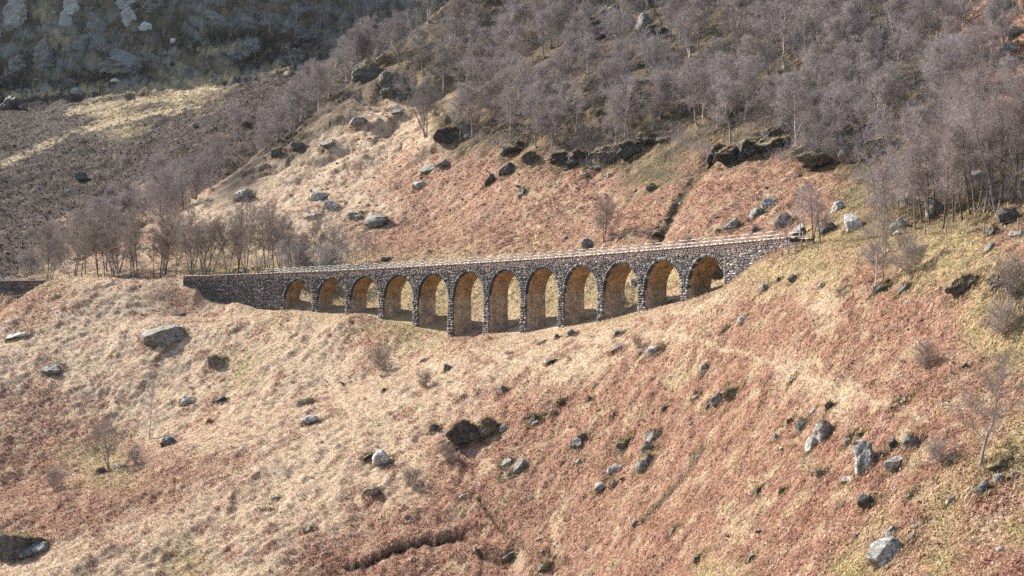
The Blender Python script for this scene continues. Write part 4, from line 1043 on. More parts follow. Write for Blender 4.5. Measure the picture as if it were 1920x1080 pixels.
RK = [
 (305, 642, 80, 34, 'g', .35, 'largest grey flat topped boulder standing on the pale straw slope at the left', dict(flat=.35, deep=.7)),
 (403, 687, 36, 22, 'b', .45, 'dark brown boulder on straw grass right of and below the largest boulder', {}),
 (400, 690, 12, 9, 'p', .1, 'small pale stone leaning against the dark brown boulder', {}),
 (98, 697, 44, 15, 'g', .2, 'low grey slab with dark underside on the far left slope', dict(flat=.3)),
 (34, 633, 46, 9, 'p', .2, 'long thin pale slab near the left edge below the mound', dict(flat=.4)),
 (351, 758, 25, 22, 'p', .1, 'upright grey stone left of the little black stone', {}),
 (412, 757, 27, 16, 'k', .2, 'little black stone right of the upright grey stone', {}),
 (571, 762, 40, 23, 'g', .55, 'grey boulder with mossy left side in the middle of the straw slope', {}),
 (579, 794, 40, 15, 'p', .15, 'pale pointed wedge of rock below the mossy grey boulder', dict(tilt=(0, -15))),
 (318, 838, 42, 22, 'd', .25, 'dark flat rock at the edge of the lower left dip', dict(flat=.3)),
 (392, 795, 15, 11, 'b', .6, 'small brown mossy lump above the bracken band at the left', {}),
 (190, 892, 25, 17, 'd', .5, 'dark stone against the foot of the small spreading tree', {}),
 (222, 879, 22, 10, 'p', .2, 'pale flat stone right of the foot of the small spreading tree', {}),
 (30, 1048, 112, 46, 'd', .42, 'big dark slabby outcrop capped with heather at the lower left corner', dict(flat=.35, deep=.6, sub=5)),
 (60, 1040, 60, 24, 'g', .05, 'grey split slab at the front of the dark lower left outcrop', dict(tilt=(0, -10), flat=.2)),
 (334, 593, 19, 9, 'd', .3, 'small dark stone above and right of the largest boulder', {}),
 (580, 998, 21, 14, 'g', .2, 'grey stone on the straw slope near the bottom left of centre', {}),
 (517, 936, 15, 8, 'w', .05, 'small white stone on the straw slope', {}),
 (505, 960, 11, 9, 'd', .3, 'small dark stone just below the small white stone', {}),
 (718, 874, 46, 30, 'w', .15, 'rounded whitish lichened boulder left of the wet black crag', {}),
 (691, 860, 32, 13, 'k', .6, 'dark turf edged rock behind the rounded whitish boulder', {}),
 (815, 812, 28, 19, 'd', .55, 'dark mossy rock just left of the wet black crag', {}),
 (876, 836, 100, 54, 'd', .52, 'wet black rock crag with mossy top in the middle of the foreground', dict(sub=5, rough=.22, deep=.55, cuts=16, lay=.5)),
 (920, 818, 56, 34, 'b', .7, 'mossy right shoulder of the wet black crag', dict(sub=5, rough=.2, deep=.7)),
 (942, 810, 16, 14, 'p', .1, 'pale stone at the right edge of the wet black crag', {}),
 (697, 931, 38, 19, 'g', .3, 'grey wedge shaped rock below the rounded whitish boulder', dict(flat=.25)),
 (766, 980, 22, 16, 'g', .25, 'lone grey stone above the slipped turf edge', {}),
 (869, 938, 20, 10, 'p', .1, 'small pale stone where the thin dark rut begins', {}),
 (796, 678, 24, 12, 'g', .2, 'grey stone on the slope below the tallest piers', {}),
 (838, 698, 22, 15, 'b', .2, 'brownish tilted stone right of the low faint bush', dict(tilt=(0, 20))),
 (722, 708, 18, 9, 'g', .2, 'small grey stone under the round grey bush', {}),
 (721, 737, 13, 9, 'd', .2, 'tiny dark stone left of the low faint bush', {}),
 (866, 750, 16, 10, 'b', .5, 'small brown turf rock in the middle of the straw band', {}),
 (943, 736, 22, 12, 'g', .1, 'rounded grey stone alone in the middle of the straw band', {}),
 (1038, 681, 30, 13, 'k', .4, 'dark rock standing in for a peat hollow on the slope below the middle piers', {}),  # dark rock put in for a peat hollow
 (1073, 631, 25, 20, 'g', .1, 'rounded grey boulder in front of the eighth and ninth arches', {}),
 (1045, 637, 14, 11, 'd', .2, 'little dark stone left of the rounded grey boulder by the piers', {}),
 (1017, 646, 17, 12, 'g', .25, 'grey stone on the bank in front of the eighth arch', {}),
 (1161, 630, 22, 15, 'd', .2, 'dark grey stone below the tenth arch', {}),
 (1155, 661, 26, 16, 'g', .2, 'grey stone left of the thin upright shrub below the piers', {}),
 (1222, 668, 34, 21, 'p', .2, 'pale grey rock right of the thin upright shrub below the piers', {}),
 (1205, 664, 18, 14, 'd', .1, 'dark rock touching the left of the pale grey rock', {}),
 (1240, 655, 26, 9, 'k', .5, 'dark turf ledge rock above the pale grey rock', {}),
 (1115, 728, 10, 8, 'p', .1, 'small pale stone at mid slope right of the straw band', {}),
 (1105, 752, 12, 10, 'k', .2, 'small black stone at mid slope with a pale stone above it', {}),
 (1250, 770, 20, 12, 'd', .4, 'dark mossy stone alone in bracken right of centre', {}),
 (1050, 758, 24, 12, 'b', .7, 'moss covered lump in bracken above the paired grey rocks', {}),
 (1036, 779, 14, 12, 'p', .1, 'small pale tooth of rock above the paired grey rocks', {}),
 (1000, 792, 30, 16, 'b', .7, 'mossy brown rock right of the wet black crag', {}),
 (1006, 797, 18, 9, 'p', .2, 'pale stone under the mossy brown rock', {}),
 (1150, 783, 12, 8, 'p', .2, 'small pale stone in bracken left of the mossy stone pair', {}),
 (1084, 842, 30, 24, 'g', .4, 'grey rock with mossy top left of the dark topped twin', {}),
 (1092, 826, 24, 12, 'd', .55, 'dark mossy slab just behind the grey rock in mid foreground', {}),
 (1170, 841, 30, 22, 'd', .5, 'dark grey boulder in bracken between two other grey rocks', {}),
 (1213, 850, 22, 21, 'g', .25, 'round grey boulder above the long mossy slab', {}),
 (1222, 828, 30, 18, 'p', .45, 'pale leaning slab with mossy edge above the round grey boulder', dict(tilt=(0, -28))),
 (1212, 877, 50, 22, 'g', .5, 'long mossy slab with pale underside in the middle of the bracken', dict(tilt=(0, -10), flat=.3)),
 (1154, 886, 34, 19, 'p', .2, 'pale slab with flat top left of the long mossy slab', dict(flat=.35)),
 (1130, 922, 34, 17, 'p', .1, 'lowest pale tilted slab left of centre right bracken', dict(tilt=(0, -18), flat=.3)),
 (1150, 914, 12, 12, 'p', .6, 'yellow mossed stone at the tip of the lowest pale tilted slab', {}),
 (973, 883, 30, 20, 'g', .2, 'grey boulder on bracken left of the pale slabs', {}),
 (950, 876, 26, 13, 'p', .35, 'pale low slab touching the left of the grey boulder', dict(tilt=(0, -18))),
 (1086, 870, 16, 12, 'p', .3, 'small pale stone between the grey boulder and the pale flat topped slab', {}),
 (950, 896, 30, 10, 'g', .5, 'low mossy stone below the pale low slab', {}),
 (1349, 754, 34, 26, 'g', .3, 'left rock of a mossy pair casting shadow on bracken right of centre', {}),
 (1378, 746, 38, 27, 'b', .62, 'right rock of the mossy pair, capped with yellow moss', {}),
 (1328, 768, 20, 13, 'd', .3, 'dark stone below left of the mossy pair', {}),
 (1303, 748, 16, 10, 'p', .3, 'small pale stone left of the mossy pair', {}),
 (1320, 704, 17, 20, 'p', .15, 'upright pale pointed stone under the path', dict(tilt=(0, 15))),
 (1393, 606, 17, 14, 'w', .05, 'white stone in bracken right of the viaduct end', {}),
 (1357, 622, 14, 8, 'd', .3, 'small dark stone below left of the white stone', {}),
 (1505, 809, 36, 22, 'd', .55, 'dark rock with mossy cap left of the pale squared block', {}),
 (1483, 796, 14, 14, 'd', .4, 'small dark rock left of the dark mossy capped rock', {}),
 (1545, 825, 42, 38, 'p', .42, 'pale squared block with mossy top in the right foreground', dict(flat=.2, cuts=8)),
 (1522, 847, 28, 26, 'p', .1, 'pale wedge of rock under the pale squared block', dict(tilt=(0, 25), cuts=8)),
 (1454, 829, 16, 20, 'p', .3, 'pale upright stone in bracken left of the pale wedge', {}),
 (1555, 770, 24, 17, 'b', .6, 'brown mossy stone above the pale squared block', {}),
 (1525, 776, 16, 8, 'p', .4, 'small pale stone left of the brown mossy stone', {}),
 (1594, 833, 34, 24, 'g', .5, 'grey rock with mossy cap between the squared block and the tall slab', {}),
 (1612, 822, 20, 15, 'b', .6, 'brown mossy rock touching the grey mossy capped rock', {}),
 (1625, 885, 62, 60, 'p', .25, 'tall pale leaning slab, largest rock of the right foreground cluster', dict(tilt=(-12, -22), cuts=7, flat=.25, deep=.6, sub=5)),
 (1678, 881, 44, 26, 'p', .25, 'pointed grey rock right of the tall pale leaning slab', dict(tilt=(0, -12), cuts=8)),
 (1674, 847, 22, 20, 'd', .4, 'dark rock between the tall slab and the mossy squared block', {}),
 (1711, 842, 40, 32, 'g', .5, 'grey squared block with thick mossy top at the right of the cluster', dict(flat=.25, cuts=8)),
 (1676, 768, 20, 10, 'd', .4, 'dark stone at the lower end of the path', {}),
 (1698, 753, 18, 10, 'p', .2, 'pale stone in bracken at the lower end of the path', {}),
 (1485, 719, 16, 12, 'p', .3, 'pale stone beside the middle of the path', {}),
 (1873, 787, 13, 13, 'w', .05, 'white stone right of the slender leaning birch', {}),
 (1662, 1056, 82, 46, 'p', .25, 'large pale flat slab at the bottom right', dict(tilt=(24, -26), flat=.45, cuts=9, deep=.9, sub=5, yaw=.1)),
 (1672, 1004, 26, 16, 'p', .15, 'smaller pale slab resting behind the large flat slab', dict(tilt=(0, -15))),
 (1711, 1016, 16, 16, 'g', .2, 'grey stone right of the large flat slab', {}),
 (1726, 1032, 12, 12, 'p', .1, 'small pale stone lower right of the large flat slab', {}),
 (1724, 989, 24, 13, 'g', .35, 'grey stone above right of the large flat slab', {}),
 (1640, 1022, 14, 12, 'g', .5, 'small mossy stone left of the large flat slab', {}),
 (1420, 928, 26, 17, 'g', .5, 'grey stone with yellow mossy top in the lower bracken', {}),
 (1470, 926, 20, 18, 'b', .65, 'moss covered lump right of the stone with yellow mossy top', {}),
 (1628, 956, 36, 26, 'd', .4, 'dark slabby rock sunk in bracken above the large flat slab', dict(tilt=(0, -25))),
 (1575, 958, 14, 14, 'p', .5, 'small pale mossy stone left of the dark sunk rock', {}),
 (1590, 908, 26, 14, 'p', .3, 'pale broken stones under the tall leaning slab', {}),
 (1540, 898, 34, 18, 'g', .75, 'moss cushion over a low rock below the pale wedge', {}),
 (1648, 908, 10, 7, 'w', .05, 'tiny white stone below the pointed grey rock', {}),
 (1784, 942, 22, 14, 'p', .2, 'pale broken stone under the mossy rocks at the lower right', {}),
 (1708, 934, 24, 10, 'd', .7, 'low mossy stone between the cluster and the slender birch', {}),
 (1845, 928, 40, 30, 'g', .4, 'grey broken rock below the foot of the slender birch', dict(lay=.3)),
 (1874, 903, 27, 17, 'p', .1, 'rounded pale stone right of the grey broken rock', {}),
 (1899, 899, 16, 13, 'p', .05, 'small pale stone at the far right beside the rounded one', {}),
 (1868, 880, 44, 20, 'd', .75, 'moss covered rock at the foot of the slender birch', {}),
 (1790, 872, 24, 14, 'd', .4, 'dark stone in moss left of the slender birch', {}),
 (1312, 1050, 30, 14, 'd', .55, 'dark mossy stone near the bottom edge right of the rut', {}),
 (1410, 1050, 20, 16, 'g', .3, 'grey stone near the bottom edge below the bracken', {}),
 (1262, 1000, 22, 14, 'b', .7, 'mossy lump beside the faint dry channel', {}),
 (1192, 990, 16, 14, 'd', .3, 'dark stone beside the faint dry channel', {}),
 (890, 1040, 10, 12, 'w', .1, 'white pointed stone at the end of the slipped turf edge', {}),
 (955, 1052, 24, 16, 'd', .3, 'dark stone under the right end of the slipped turf edge', {}),
 (1018, 1072, 34, 18, 'b', .6, 'mossy boulder at the bottom edge right of the slipped turf', {}),
 (1060, 304, 50, 30, 'k', .5, 'left end block of the black crags along the lower edge of the wood', dict(rough=.18, deep=.6)),
 (1120, 318, 40, 24, 'd', .6, 'mossy block fallen under the long black crag', dict(rough=.16)),
 (1186, 292, 50, 34, 'k', .5, 'black broken block between two longer crags under the wood', dict(rough=.18, deep=.6)),
 (1250, 262, 40, 24, 'd', .6, 'mossy ledge at the right end of the black crags left of the gully', dict(rough=.16)),
 (1345, 300, 40, 44, 'k', .5, 'black buttress nearest the right side of the gully head', dict(rough=.2, deep=.6)),
 (1405, 296, 50, 46, 'k', .55, 'black crag between the gully head buttress and the largest overhang', dict(rough=.2, deep=.6)),
 (1510, 290, 40, 30, 'd', .6, 'mossy rock between the black cleft and the mossy crag', dict(rough=.18)),
 (1585, 268, 56, 44, 'd', .6, 'dark mossy rocks above the brown block in the wood', dict(rough=.2, deep=.6)),
 (1650, 250, 50, 36, 'k', .5, 'black rock above the shadowed crag in the wood', dict(rough=.2, deep=.6)),
 (880, 256, 40, 20, 'd', .65, 'mossy ledge right of the overhang at the left tip of the wood', dict(rough=.18)),
 (1000, 300, 44, 18, 'd', .6, 'mossy low ledge between the small overhang and the long black crag', dict(rough=.18)),
 # right edge crag
 (1815, 546, 84, 32, 'd', .55, 'dark hollow crag under turf at the right below the ledge', dict(sub=5, deep=.6, rough=.26, lay=.5, cuts=16)),
 (1872, 540, 60, 28, 'd', .55, 'dark right part of the hollow crag under turf', dict(sub=5, deep=.6, rough=.26, lay=.5)),
 (1818, 540, 20, 28, 'p', .05, 'pale upright block in front of the dark hollow crag', {}),
 (1858, 470, 25, 17, 'g', .05, 'round smooth grey boulder on the bank under the right hand grove', dict(cuts=3, rough=.04)),
 (1660, 545, 44, 22, 'k', .5, 'black mossy rock at the foot of the white trunked birch', dict(deep=.6)),
 (1700, 545, 40, 18, 'd', .6, 'mossy ledge rock right of the foot of the white trunked birch', {}),
 (1890, 425, 52, 36, 'd', .5, 'layered mossy outcrop beside the fence at the right edge', dict(lay=.4, tilt=(0, -20))),
 (1865, 440, 36, 22, 'd', .45, 'dark rock left of the layered mossy outcrop', {}),
 (1908, 448, 40, 16, 'g', .2, 'grey slab rocks at the right edge under the fence', dict(flat=.3)),
 (1487, 530, 26, 14, 'b', .2, 'rounded brown stone on the golden bank right of the viaduct', dict(cuts=5)),
 (1460, 529, 15, 9, 'd', .2, 'small dark stone left of the rounded brown stone', {}),
 (1435, 545, 22, 14, 'p', .15, 'pale jagged stone on the bank below the right end wall', dict(tilt=(0, -30))),
 (1540, 541, 13, 9, 'w', .1, 'small white stone on the bank left of the birch', {}),
 (1590, 548, 34, 16, 'b', .6, 'brown mossy hump left of the white trunked birch foot', {}),
 # on the slope above the track
 (1600, 434, 40, 40, 'w', .0, 'big white upright boulder behind the track right of the viaduct', dict(tilt=(0, -18), cuts=8)),
 (1690, 432, 44, 26, 'p', .1, 'pale boulder among the trunks left of the grove', {}),
 (1688, 441, 30, 12, 'p', .2, 'low pale stone under the pale boulder by the grove', dict(flat=.3)),
 (1842, 366, 64, 46, 'p', .1, 'large pale rock slab showing between the trunks of the grove', dict(tilt=(0, -20), flat=.3)),
 (1760, 408, 60, 40, 'g', .2, 'grey rock face between the trunks of the grove', dict(tilt=(0, -25))),
 (1710, 390, 50, 30, 'g', .3, 'grey rock on the slope behind the grove at its left', {}),
 (1505, 446, 44, 30, 'g', .2, 'grey block behind the pale slim birch at the track', {}),
 (1553, 440, 36, 26, 'd', .35, 'dark block behind the track left of the big white boulder', {}),
 (1474, 428, 44, 30, 'g', .25, 'grey block at the track behind the end of the railing', {}),
 (1572, 398, 30, 22, 'p', .3, 'pale rock on the bank above the dark block', {}),
 (1438, 391, 44, 22, 'p', .3, 'pale dark capped boulder in the middle of the upper bracken', {}),
 (1420, 409, 38, 20, 'g', .35, 'grey mossy rock just under the dark capped boulder', {}),
 (1372, 428, 44, 18, 'g', .35, 'group like grey rock above the railing right of the gully', dict(lay=.3)),
 (1417, 436, 20, 16, 'd', .1, 'dark block close above the railing near its right end', {}),
 (1348, 437, 16, 10, 'd', .1, 'small dark stone close above the railing right of the gully', {}),
 (1230, 445, 30, 16, 'k', .4, 'black rock at the foot of the gully above the railing', dict(tilt=(0, -30))),
 (1102, 466, 36, 20, 'g', .3, 'grey boulder above the railing left of the lone tree', {}),
 (1345, 528, 40, 40, 'd', .2, 'dark leaning boulder seen through the last arch on the right', dict(tilt=(0, -25))),
 (1186, 537, 14, 18, 'p', .1, 'pale stone seen through the tenth arch', {}),
 (707, 426, 52, 24, 'g', .2, 'grey outcrop left of centre on the upper slope, pale right side', dict(lay=.35)),
 (622, 493, 34, 24, 'k', .45, 'black mossy outcrop beside the left end of the railing', {}),
 (720, 489, 26, 10, 'g', .15, 'grey low stone just above the railing left of centre', {}),
 (626, 391, 42, 14, 'p', .25, 'pale flat slab on the left of the upper slope', dict(flat=.4)),
 (590, 409, 36, 10, 'g', .3, 'flat grey slab lower left of the pale flat slab', dict(flat=.4, tilt=(0, -15))),
 (597, 374, 34, 12, 'p', .25, 'pale slab above the flat grey slab', dict(flat=.3)),
 (458, 373, 44, 18, 'g', .3, 'low grey outcrop near the left edge of the upper slope', dict(lay=.3)),
 (662, 412, 36, 12, 'g', .4, 'grey mossy rock between the slabs and the outcrop', {}),
 (790, 352, 40, 14, 'p', .25, 'pale long rock in the middle of the upper slope', dict(flat=.3)),
 (805, 322, 34, 14, 'g', .3, 'grey rock above the pale long rock', {}),
 (830, 316, 28, 16, 'g', .35, 'grey broken rock right of and above the pale long rock', {}),
 (920, 346, 34, 20, 'd', .35, 'dark outcrop below the left part of the wood', dict(tilt=(0, -25))),
 (955, 326, 40, 18, 'd', .4, 'dark ledge outcrop above right of the dark outcrop', dict(tilt=(0, -20))),
 (980, 364, 22, 12, 'd', .5, 'small dark mossy rock on the open slope under the ledge outcrop', {}),
 (1143, 332, 12, 9, 'p', .1, 'small pale stone on bracken below the black crag of the wood', {}),
 (1097, 334, 14, 10, 'g', .2, 'small grey stone left of the small pale stone under the wood', {}),
 (1222, 360, 26, 18, 'd', .5, 'dark mossy rock left of the head of the gully', {}),
 (560, 280, 34, 16, 'd', .45, 'dark rock on the shoulder of the slope among the gully trees', {}),
 (612, 275, 30, 12, 'g', .3, 'grey rock on the shoulder right of the dark one', {}),
 (520, 292, 28, 14, 'd', .5, 'dark mossy rock at the edge of the slope by the gully trees', {}),
 (740, 215, 32, 10, 'g', .3, 'grey low rocks on open grass under the left tip of the wood', {}),
 (672, 235, 30, 16, 'g', .35, 'grey rock on the shoulder below the crag of the wood', {}),
 # crags in and under the wood
 (738, 182, 84, 52, 'd', .4, 'dark broken crag with pale patch at the left edge of the wood', dict(sub=5, rough=.17, deep=.6, lay=1.0)),
 (760, 184, 34, 30, 'k', .4, 'black overhanging block at the right of the broken crag', {}),
 (690, 150, 60, 36, 'd', .6, 'mossy dark crag above the shoulder of the slope', dict(sub=5, rough=.16, deep=.6)),
 (845, 268, 66, 26, 'k', .5, 'black overhang with mossy lip under the left tip of the wood', dict(sub=5, rough=.15, deep=.6)),
 (962, 288, 50, 22, 'k', .55, 'small black overhang at the lower edge of the wood', dict(rough=.15, deep=.6)),
 (1090, 310, 84, 42, 'k', .45, 'long black crag along the lower edge of the wood', dict(sub=5, rough=.16, deep=.5)),
 (1150, 296, 80, 40, 'k', .5, 'black crag continuing right of the long black crag', dict(sub=5, rough=.16, deep=.5)),
 (1218, 274, 66, 30, 'k', .55, 'black mossy lipped crag left of the gully head', dict(sub=5, rough=.16, deep=.5)),
 (1375, 308, 60, 40, 'k', .5, 'black crag at the right of the gully head', dict(sub=5, rough=.16, deep=.6)),
 (1440, 282, 96, 60, 'k', .55, 'largest black overhang under the wood right of centre', dict(sub=5, rough=.17, deep=.5)),
 (1476, 262, 34, 56, 'k', .3, 'black vertical cleft face right of the largest overhang', dict(deep=.6)),
 (1490, 254, 30, 30, 'g', .2, 'grey rock face right of the black vertical cleft', {}),
 (1545, 318, 84, 44, 'd', .6, 'mossy crag under the broad pale bush like tree', dict(sub=5, rough=.16, deep=.6)),
 (1590, 306, 46, 34, 'b', .5, 'brown block right of the mossy crag', {}),
 (1625, 272, 70, 60, 'k', .5, 'black shadowed crag in the wood above the brown block', dict(sub=5, rough=.16, deep=.5)),
 (1664, 286, 56, 44, 'd', .55, 'mossy crag with ochre turf right of the black shadowed crag', dict(sub=5, rough=.16, deep=.6)),
 (1140, 66, 90, 66, 'k', .45, 'tall black crag inside the wood near the top', dict(sub=5, rough=.18, deep=.5)),
 (1208, 62, 36, 30, 'g', .2, 'pale rock face right of the tall black crag in the wood', dict(rough=.14)),
 (1232, 70, 40, 30, 'd', .55, 'dark mossy block right of the pale rock face', {}),
 (1710, 36, 70, 22, 'k', .5, 'dark ledge under the bracken at the top right', dict(deep=.5)),
 (1708, 8, 40, 18, 'p', .1, 'pale rock at the very top right of the wood', {}),
 (1895, 70, 44, 20, 'g', .3, 'grey slab rocks at the upper right edge', {}),
 (1890, 100, 50, 18, 'p', .3, 'pale slab in bracken at the right edge above the wood', {}),
 (1905, 122, 36, 18, 'g', .3, 'grey slab lowest at the upper right edge', {}),
 (1885, 16, 44, 24, 'g', .35, 'grey outcrop in the top right corner', {}),
]
for i, (u, vb, w, h, tone, moss, lab, kw) in enumerate(RK):
    if vb < 330 and 1000 < u < 1700 and tone in 'kd' and h > 22: h *= .72; w *= 1.15; moss += .08; kw = dict(kw, lay=.7, rough=.22, cuts=16)
    crag_ = 'crag' in lab or 'overhang' in lab or 'outcrop' in lab
    if 'largest' not in lab and 'slab' not in lab and vb > 330: w *= .9; h *= .9
    if 'tilt' not in kw and 'flat' not in kw and 'wedge' not in lab and not crag_ and vb > 470 and w > 12 and 'round' not in lab and 'block' not in lab:
        kw = dict(kw, tilt=(0, -16 - (i * 37 % 11) if u > 620 else -5)); w *= 1.2; h *= .8
    rock(u, vb, w, h, tone, moss, lab, 1000 + i * 7, name='rock_outcrop' if crag_ else 'boulder', cat='rock outcrop' if crag_ else 'boulder', **kw)
# outcrops of the far crags
FR = [(125, 168, 44, 20, 'd', .3, 'dark boulder on the sunlit grass ledge at the upper left'), (142, 174, 20, 9, 'p', .1, 'pale flat stone touching the dark boulder on the ledge'), (232, 130, 66, 34, 'g', .1, 'big grey rounded outcrop under the far crags'),
      (215, 155, 20, 8, 'w', .0, 'white slab on the far ledge below the grey outcrop'), (200, 140, 50, 18, 'g', .2, 'low grey outcrop left of the big rounded one'), (85, 135, 60, 56, 'g', .1, 'grey pointed crag at the far upper left'), (30, 135, 50, 30, 'g', .2, 'grey broken crag at the left edge under the cliffs'),
      (150, 118, 40, 50, 'g', .25, 'grey rib of rock beneath the cliffs'), (185, 95, 44, 66, 'g', .15, 'tall grey rock rib in the middle of the far cliffs'), (25, 60, 44, 60, 'p', .1, 'pale cliff face at the upper left edge'), (135, 30, 36, 46, 'w', .1, 'whitest cliff face at the top left'), (125, 55, 30, 30, 'p', .1, 'pale rock under the whitest cliff face'),
      (240, 48, 28, 34, 'p', .15, 'pale rib right of the tall grey rock rib'), (270, 62, 30, 14, 'w', .1, 'white tilted slab in the middle of the far slope'), (235, 10, 40, 26, 'p', .15, 'pale rock at the top edge left of centre'), (325, 84, 16, 10, 'w', .0, 'single white stone on the dark heather slope'), (285, 20, 50, 30, 'g', .3, 'grey crag at the top edge among small birches'),
      (405, 52, 40, 30, 'g', .3, 'grey crag under the upper left birches'), (570, 80, 66, 36, 'd', .35, 'dark crag below the birches at the top, left of the wood'), (150, 340, 26, 14, 'd', .3, 'dark stone on the heather slope at the left'), (365, 240, 14, 9, 'g', .3, 'small grey stone on the shadowed heather slope'), (475, 95, 40, 20, 'g', .2, 'grey broken rocks on the far slope by the gully wood'), (15, 205, 50, 24, 'd', .3, 'dark rocks at the left edge below the sunlit ledge')]
for i, (u, vb, w, h, tone, moss, lab) in enumerate(FR):
    rock(u, vb, w, h, tone, moss, lab, 5000 + i * 11, name='rock_outcrop', cat='rock outcrop', sub=5 if w > 35 else 4, rough=.16, deep=.55, lay=1.6 if w > 35 else 0)
# small stones scattered over the slopes
SM = [rock_mesh(8000 + i, (.5, .45, .34), 3, 9, .12, .25 if i % 3 == 0 else 0, 'stone') for i in range(10)]
for m_ in SM: m_.materials.append(M_ROCK)
srr = random.Random(99)
ZN = [([(960, 720), (1300, 690), (1760, 800), (1900, 900), (1900, 1070), (1000, 1070), (900, 950)], 60, 'small stone half buried in bracken in the right foreground', 'small stones in the right foreground bracken', (.25, .7)),
      ([(20, 700), (640, 640), (900, 640), (880, 760), (640, 900), (300, 1000), (100, 900)], 28, 'small stone half buried in the straw grass of the left slope', 'small stones in the left straw grass', (.25, .8)),
      ([(560, 290), (760, 240), (860, 300), (1000, 330), (1000, 420), (900, 460), (640, 470), (480, 380)], 112, 'small stone scattered on the upper slope left of the lone tree', 'small stones on the upper left slope', (.4, 1.2)),
      ([(1040, 340), (1300, 340), (1500, 330), (1560, 400), (1330, 435), (1040, 460)], 34, 'small stone scattered on the upper bracken slope right of the lone tree', 'small stones on the upper right slope', (.4, 1.2)),
      ([(1500, 500), (1700, 560), (1880, 700), (1700, 740), (1400, 600)], 14, 'small stone in bracken on the bank below the right hand track', 'small stones on the right bank', (.3, .8))]
for poly, n, lab, grp, szr in ZN:
    for u, v in sow(poly, n, 11, srr.randrange(9999)):
        p = cast(u, v); o = put('stone', SM[srr.randrange(10)]); s_ = srr.uniform(*szr) * srr.uniform(.7, 1.25)
        o.location = p + np.array([0, 0, -.02 * s_]); o.scale = (s_ * srr.uniform(.9, 1.7), s_, s_ * srr.uniform(.6, 1.1)); o.rotation_euler = (srr.uniform(-.3, .3), srr.uniform(-.4, .4), srr.uniform(0, 6.3))
        t_ = TONE[srr.choice('ggpddbpgd')]; o.color = (*t_, srr.uniform(.05, .6)); tag(o, lab, 'stone', grp)

# turf and fronds grown up against the bigger rocks and over their tops
gv_x = []; gv_y = []; gv_z = []; gr_ = np.random.default_rng(88)
for o, a, b, c, moss, k_ in PLACED:
    if o.location.y > 480: continue
    n = int(min(1500, 46 * (a + b) * 2 / max(.5, k_ * 8)))
    t_ = gr_.uniform(0, 2 * math.pi, n); f_ = gr_.uniform(.86, 1.18, n)
    gx_ = o.location.x + np.cos(t_) * a * f_; gy_ = o.location.y + np.sin(t_) * b * f_
    gv_x.append(gx_); gv_y.append(gy_); gv_z.append(ground(gx_, gy_))
    if moss > .4:
        me = o.data; V = np.empty(len(me.vertices) * 3, np.float32); me.vertices.foreach_get('co', V); Nn = np.empty(len(V), np.float32); me.vertices.foreach_get('normal', Nn)
        R3 = np.array(o.rotation_euler.to_matrix()); V = V.reshape(-1, 3) @ R3.T; Nn = Nn.reshape(-1, 3) @ R3.T
        ok = np.where((Nn[:, 2] > .72) & (V[:, 2] > .1 * c))[0]
        if len(ok):
            ii = gr_.choice(ok, int(min(900, 40 * a * b * 4 / max(.5, k_ * 8) * moss)))
            gv_x.append(V[ii, 0] + o.location.x); gv_y.append(V[ii, 1] + o.location.y); gv_z.append(V[ii, 2] + o.location.z)
px = np.concatenate(gv_x); py = np.concatenate(gv_y); pz_ = np.concatenate(gv_z); n = len(px)
a_ = gr_.uniform(0, 2 * math.pi, n); sc = np.clip(py / 190, .7, 1.7)
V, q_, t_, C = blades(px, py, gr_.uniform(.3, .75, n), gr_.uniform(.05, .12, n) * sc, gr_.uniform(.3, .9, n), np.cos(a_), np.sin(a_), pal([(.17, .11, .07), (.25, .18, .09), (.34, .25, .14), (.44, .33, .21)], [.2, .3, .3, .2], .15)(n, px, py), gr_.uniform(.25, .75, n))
V[:, 2] += np.tile(pz_ - ground(px, py), 5)
tag(put('turf', mesh_from('turf', V, [q_, t_], C), M_LEAF), 'turf and dead fronds grown up around the boulders', 'turf', kind='stuff')

for u, v in sow([(0, 0), (560, 0), (420, 90), (300, 140), (0, 165)], 42, 16, 21) + sow([(0, 180), (480, 130), (520, 200), (300, 280), (0, 400)], 16, 18, 22):
    p = cast(u, v); o = put('rock', SM[srr.randrange(10)]); s_ = srr.uniform(1.5, 4.5) if v < 165 else srr.uniform(.8, 2.0)
    o.location = p; o.scale = (s_ * srr.uniform(.8, 1.6), s_, s_ * srr.uniform(.7, 1.5)); o.rotation_euler = (srr.uniform(-.4, .4), srr.uniform(-.5, .5), srr.uniform(0, 6.3))
    o.color = (*TONE[srr.choice('ggdgdp')], srr.uniform(.0, .3)); tag(o, 'grey rock lying on the shadowed far slope at the upper left', 'rock', 'rocks of the far slope')
# ------------------------------------------------------------------ fences
def fence(name, pts, lab, hp=1.15, wires=(.35, .7, 1.05)):
    P_ = [cast(u, v) for u, v in pts]; e = empty(name, P_[0]); tag(e, lab, 'fence'); O = np.array(P_[0]); wa = Acc()
    for i, p in enumerate(P_):
        a = Acc(); bar(a, p - O - [0, 0, .3], p - O + [random.uniform(-.05, .05), 0, hp], .10, .10, np.array([.2, .17, .14])); o = a.build('post', M_POST, e)
    for hz in wires:
        for p, q in zip(P_[:-1], P_[1:]): bar(wa, p - O + [0, 0, hz], q - O + [0, 0, hz], .012, .012, np.array([.2, .2, .2]))
    wa.build('wire', M_POST, e)
random.seed(4)
fence('wire_fence', [(1512, 466), (1534, 470), (1560, 472)], 'short run of fence posts at the track right of the viaduct')
fence('wire_fence', [(1735, 440), (1774, 441), (1809, 441), (1845, 440), (1878, 439), (1909, 430), (1925, 427)], 'thin post and wire fence along the bank under the right hand grove')
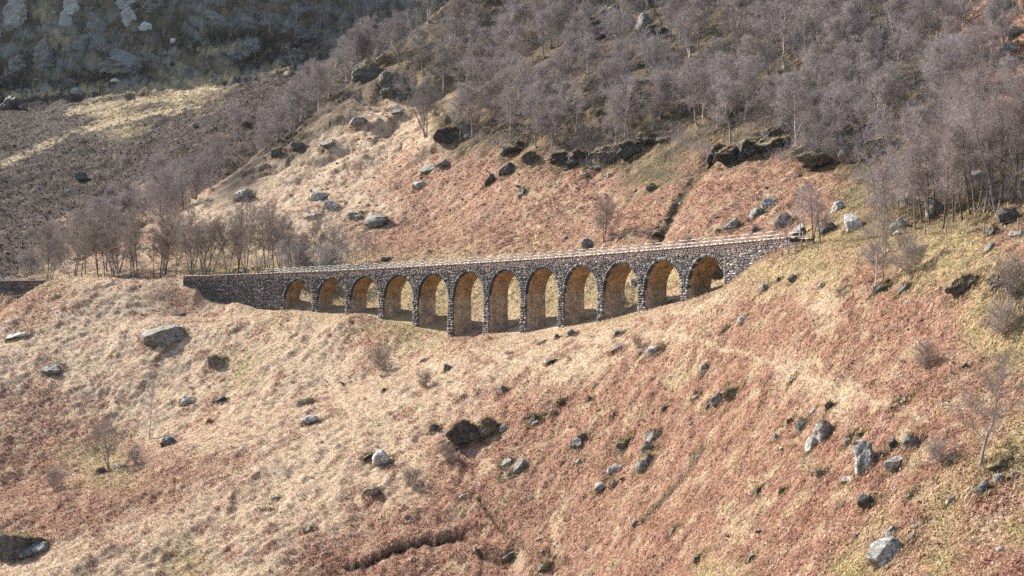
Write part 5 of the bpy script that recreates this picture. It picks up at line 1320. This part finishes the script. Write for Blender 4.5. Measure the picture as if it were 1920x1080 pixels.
fence('wire_fence', [(108, 524), (130, 524), (155, 523), (180, 523), (205, 522), (232, 522), (262, 521), (290, 521), (322, 522), (338, 523)], 'thin post and wire fence along the top of the grassy mound at the left')
# broken timber rails where the wall ends
a = Acc(); p0 = cast(1480, 478); tb = empty('timber_barrier', p0); tag(tb, 'broken pale timber barrier against the right end wall of the viaduct', 'barrier')
for dx, hh in ((-.9, 1.5), (-.1, 2.0), (.7, 1.6), (1.5, 1.9)):
    b_ = Acc(); bar(b_, np.array([dx, 0, -.3]), np.array([dx + .1, .05, hh]), .14, .14, np.array([.2, .17, .14])); b_.build('post', M_POST, tb)
for A, B in (((-1.1, -.1, 1.2), (1.7, -.05, 1.55)), ((-1.0, -.1, .6), (1.6, -.08, 1.0)), ((-.6, -.12, 1.7), (.9, -.1, 1.3))):
    b_ = Acc(); bar(b_, np.array(A), np.array(B), .05, .16, np.array([.4, .36, .32])); b_.build('rail', M_RAIL, tb)
# ------------------------------------------------------------------ the cloud whose shadow lies on the far crags
V_, F_ = ICO[5]
cv = []; cf = []; nb_ = 0; cr = np.random.default_rng(6)
for k_ in range(16):
    c0 = np.array([cr.normal(0, 120), cr.normal(0, 120), cr.normal(0, 18)]); r0 = np.array([cr.uniform(90, 160), cr.uniform(90, 160), cr.uniform(40, 80)])
    q_ = V_ * r0; q_ = q_ * (1 + .12 * fbm(V_[:, 0] * 3 + k_, V_[:, 1] * 3 + V_[:, 2] * 2, 600 + k_, 3))[:, None]; cv.append(q_ + c0); cf.append(F_ + nb_); nb_ += len(V_)
mc = mesh_from('cloud', np.concatenate(cv), [np.concatenate(cf)], None, True)
q = NB('cloud_white'); q.b.inputs['Base Color'].default_value = (.9, .9, .92, 1)
CL = put('cloud', mc, q.m); tag(CL, kind='structure')
tgt = np.array([-300., 1080., 262.]); CL.location = tgt + np.array(_sd) * ((1250 - tgt[2]) / _sd.z)
# ------------------------------------------------------------------ air
hb = np.array([(sx, sy, sz) for sz in (-75, 560) for sx, sy in ((-2400, -120), (2400, -120), (2400, 1500), (-2400, 1500))], float)
mh = mesh_from('haze', hb, [np.array([(3, 2, 1, 0), (4, 5, 6, 7), (0, 1, 5, 4), (1, 2, 6, 5), (2, 3, 7, 6), (3, 0, 4, 7)])])
hm = bpy.data.materials.new('haze'); hm.use_nodes = True; hn = hm.node_tree; hn.nodes.clear()
ho = hn.nodes.new('ShaderNodeOutputMaterial'); hv = hn.nodes.new('ShaderNodeVolumePrincipled')
hv.inputs['Color'].default_value = (.86, .91, 1.0, 1); hv.inputs['Density'].default_value = .000013; hv.inputs['Anisotropy'].default_value = 0.0
hn.links.new(hv.outputs[0], ho.inputs['Volume'])
tag(put('haze', mh, hm), kind='stuff')
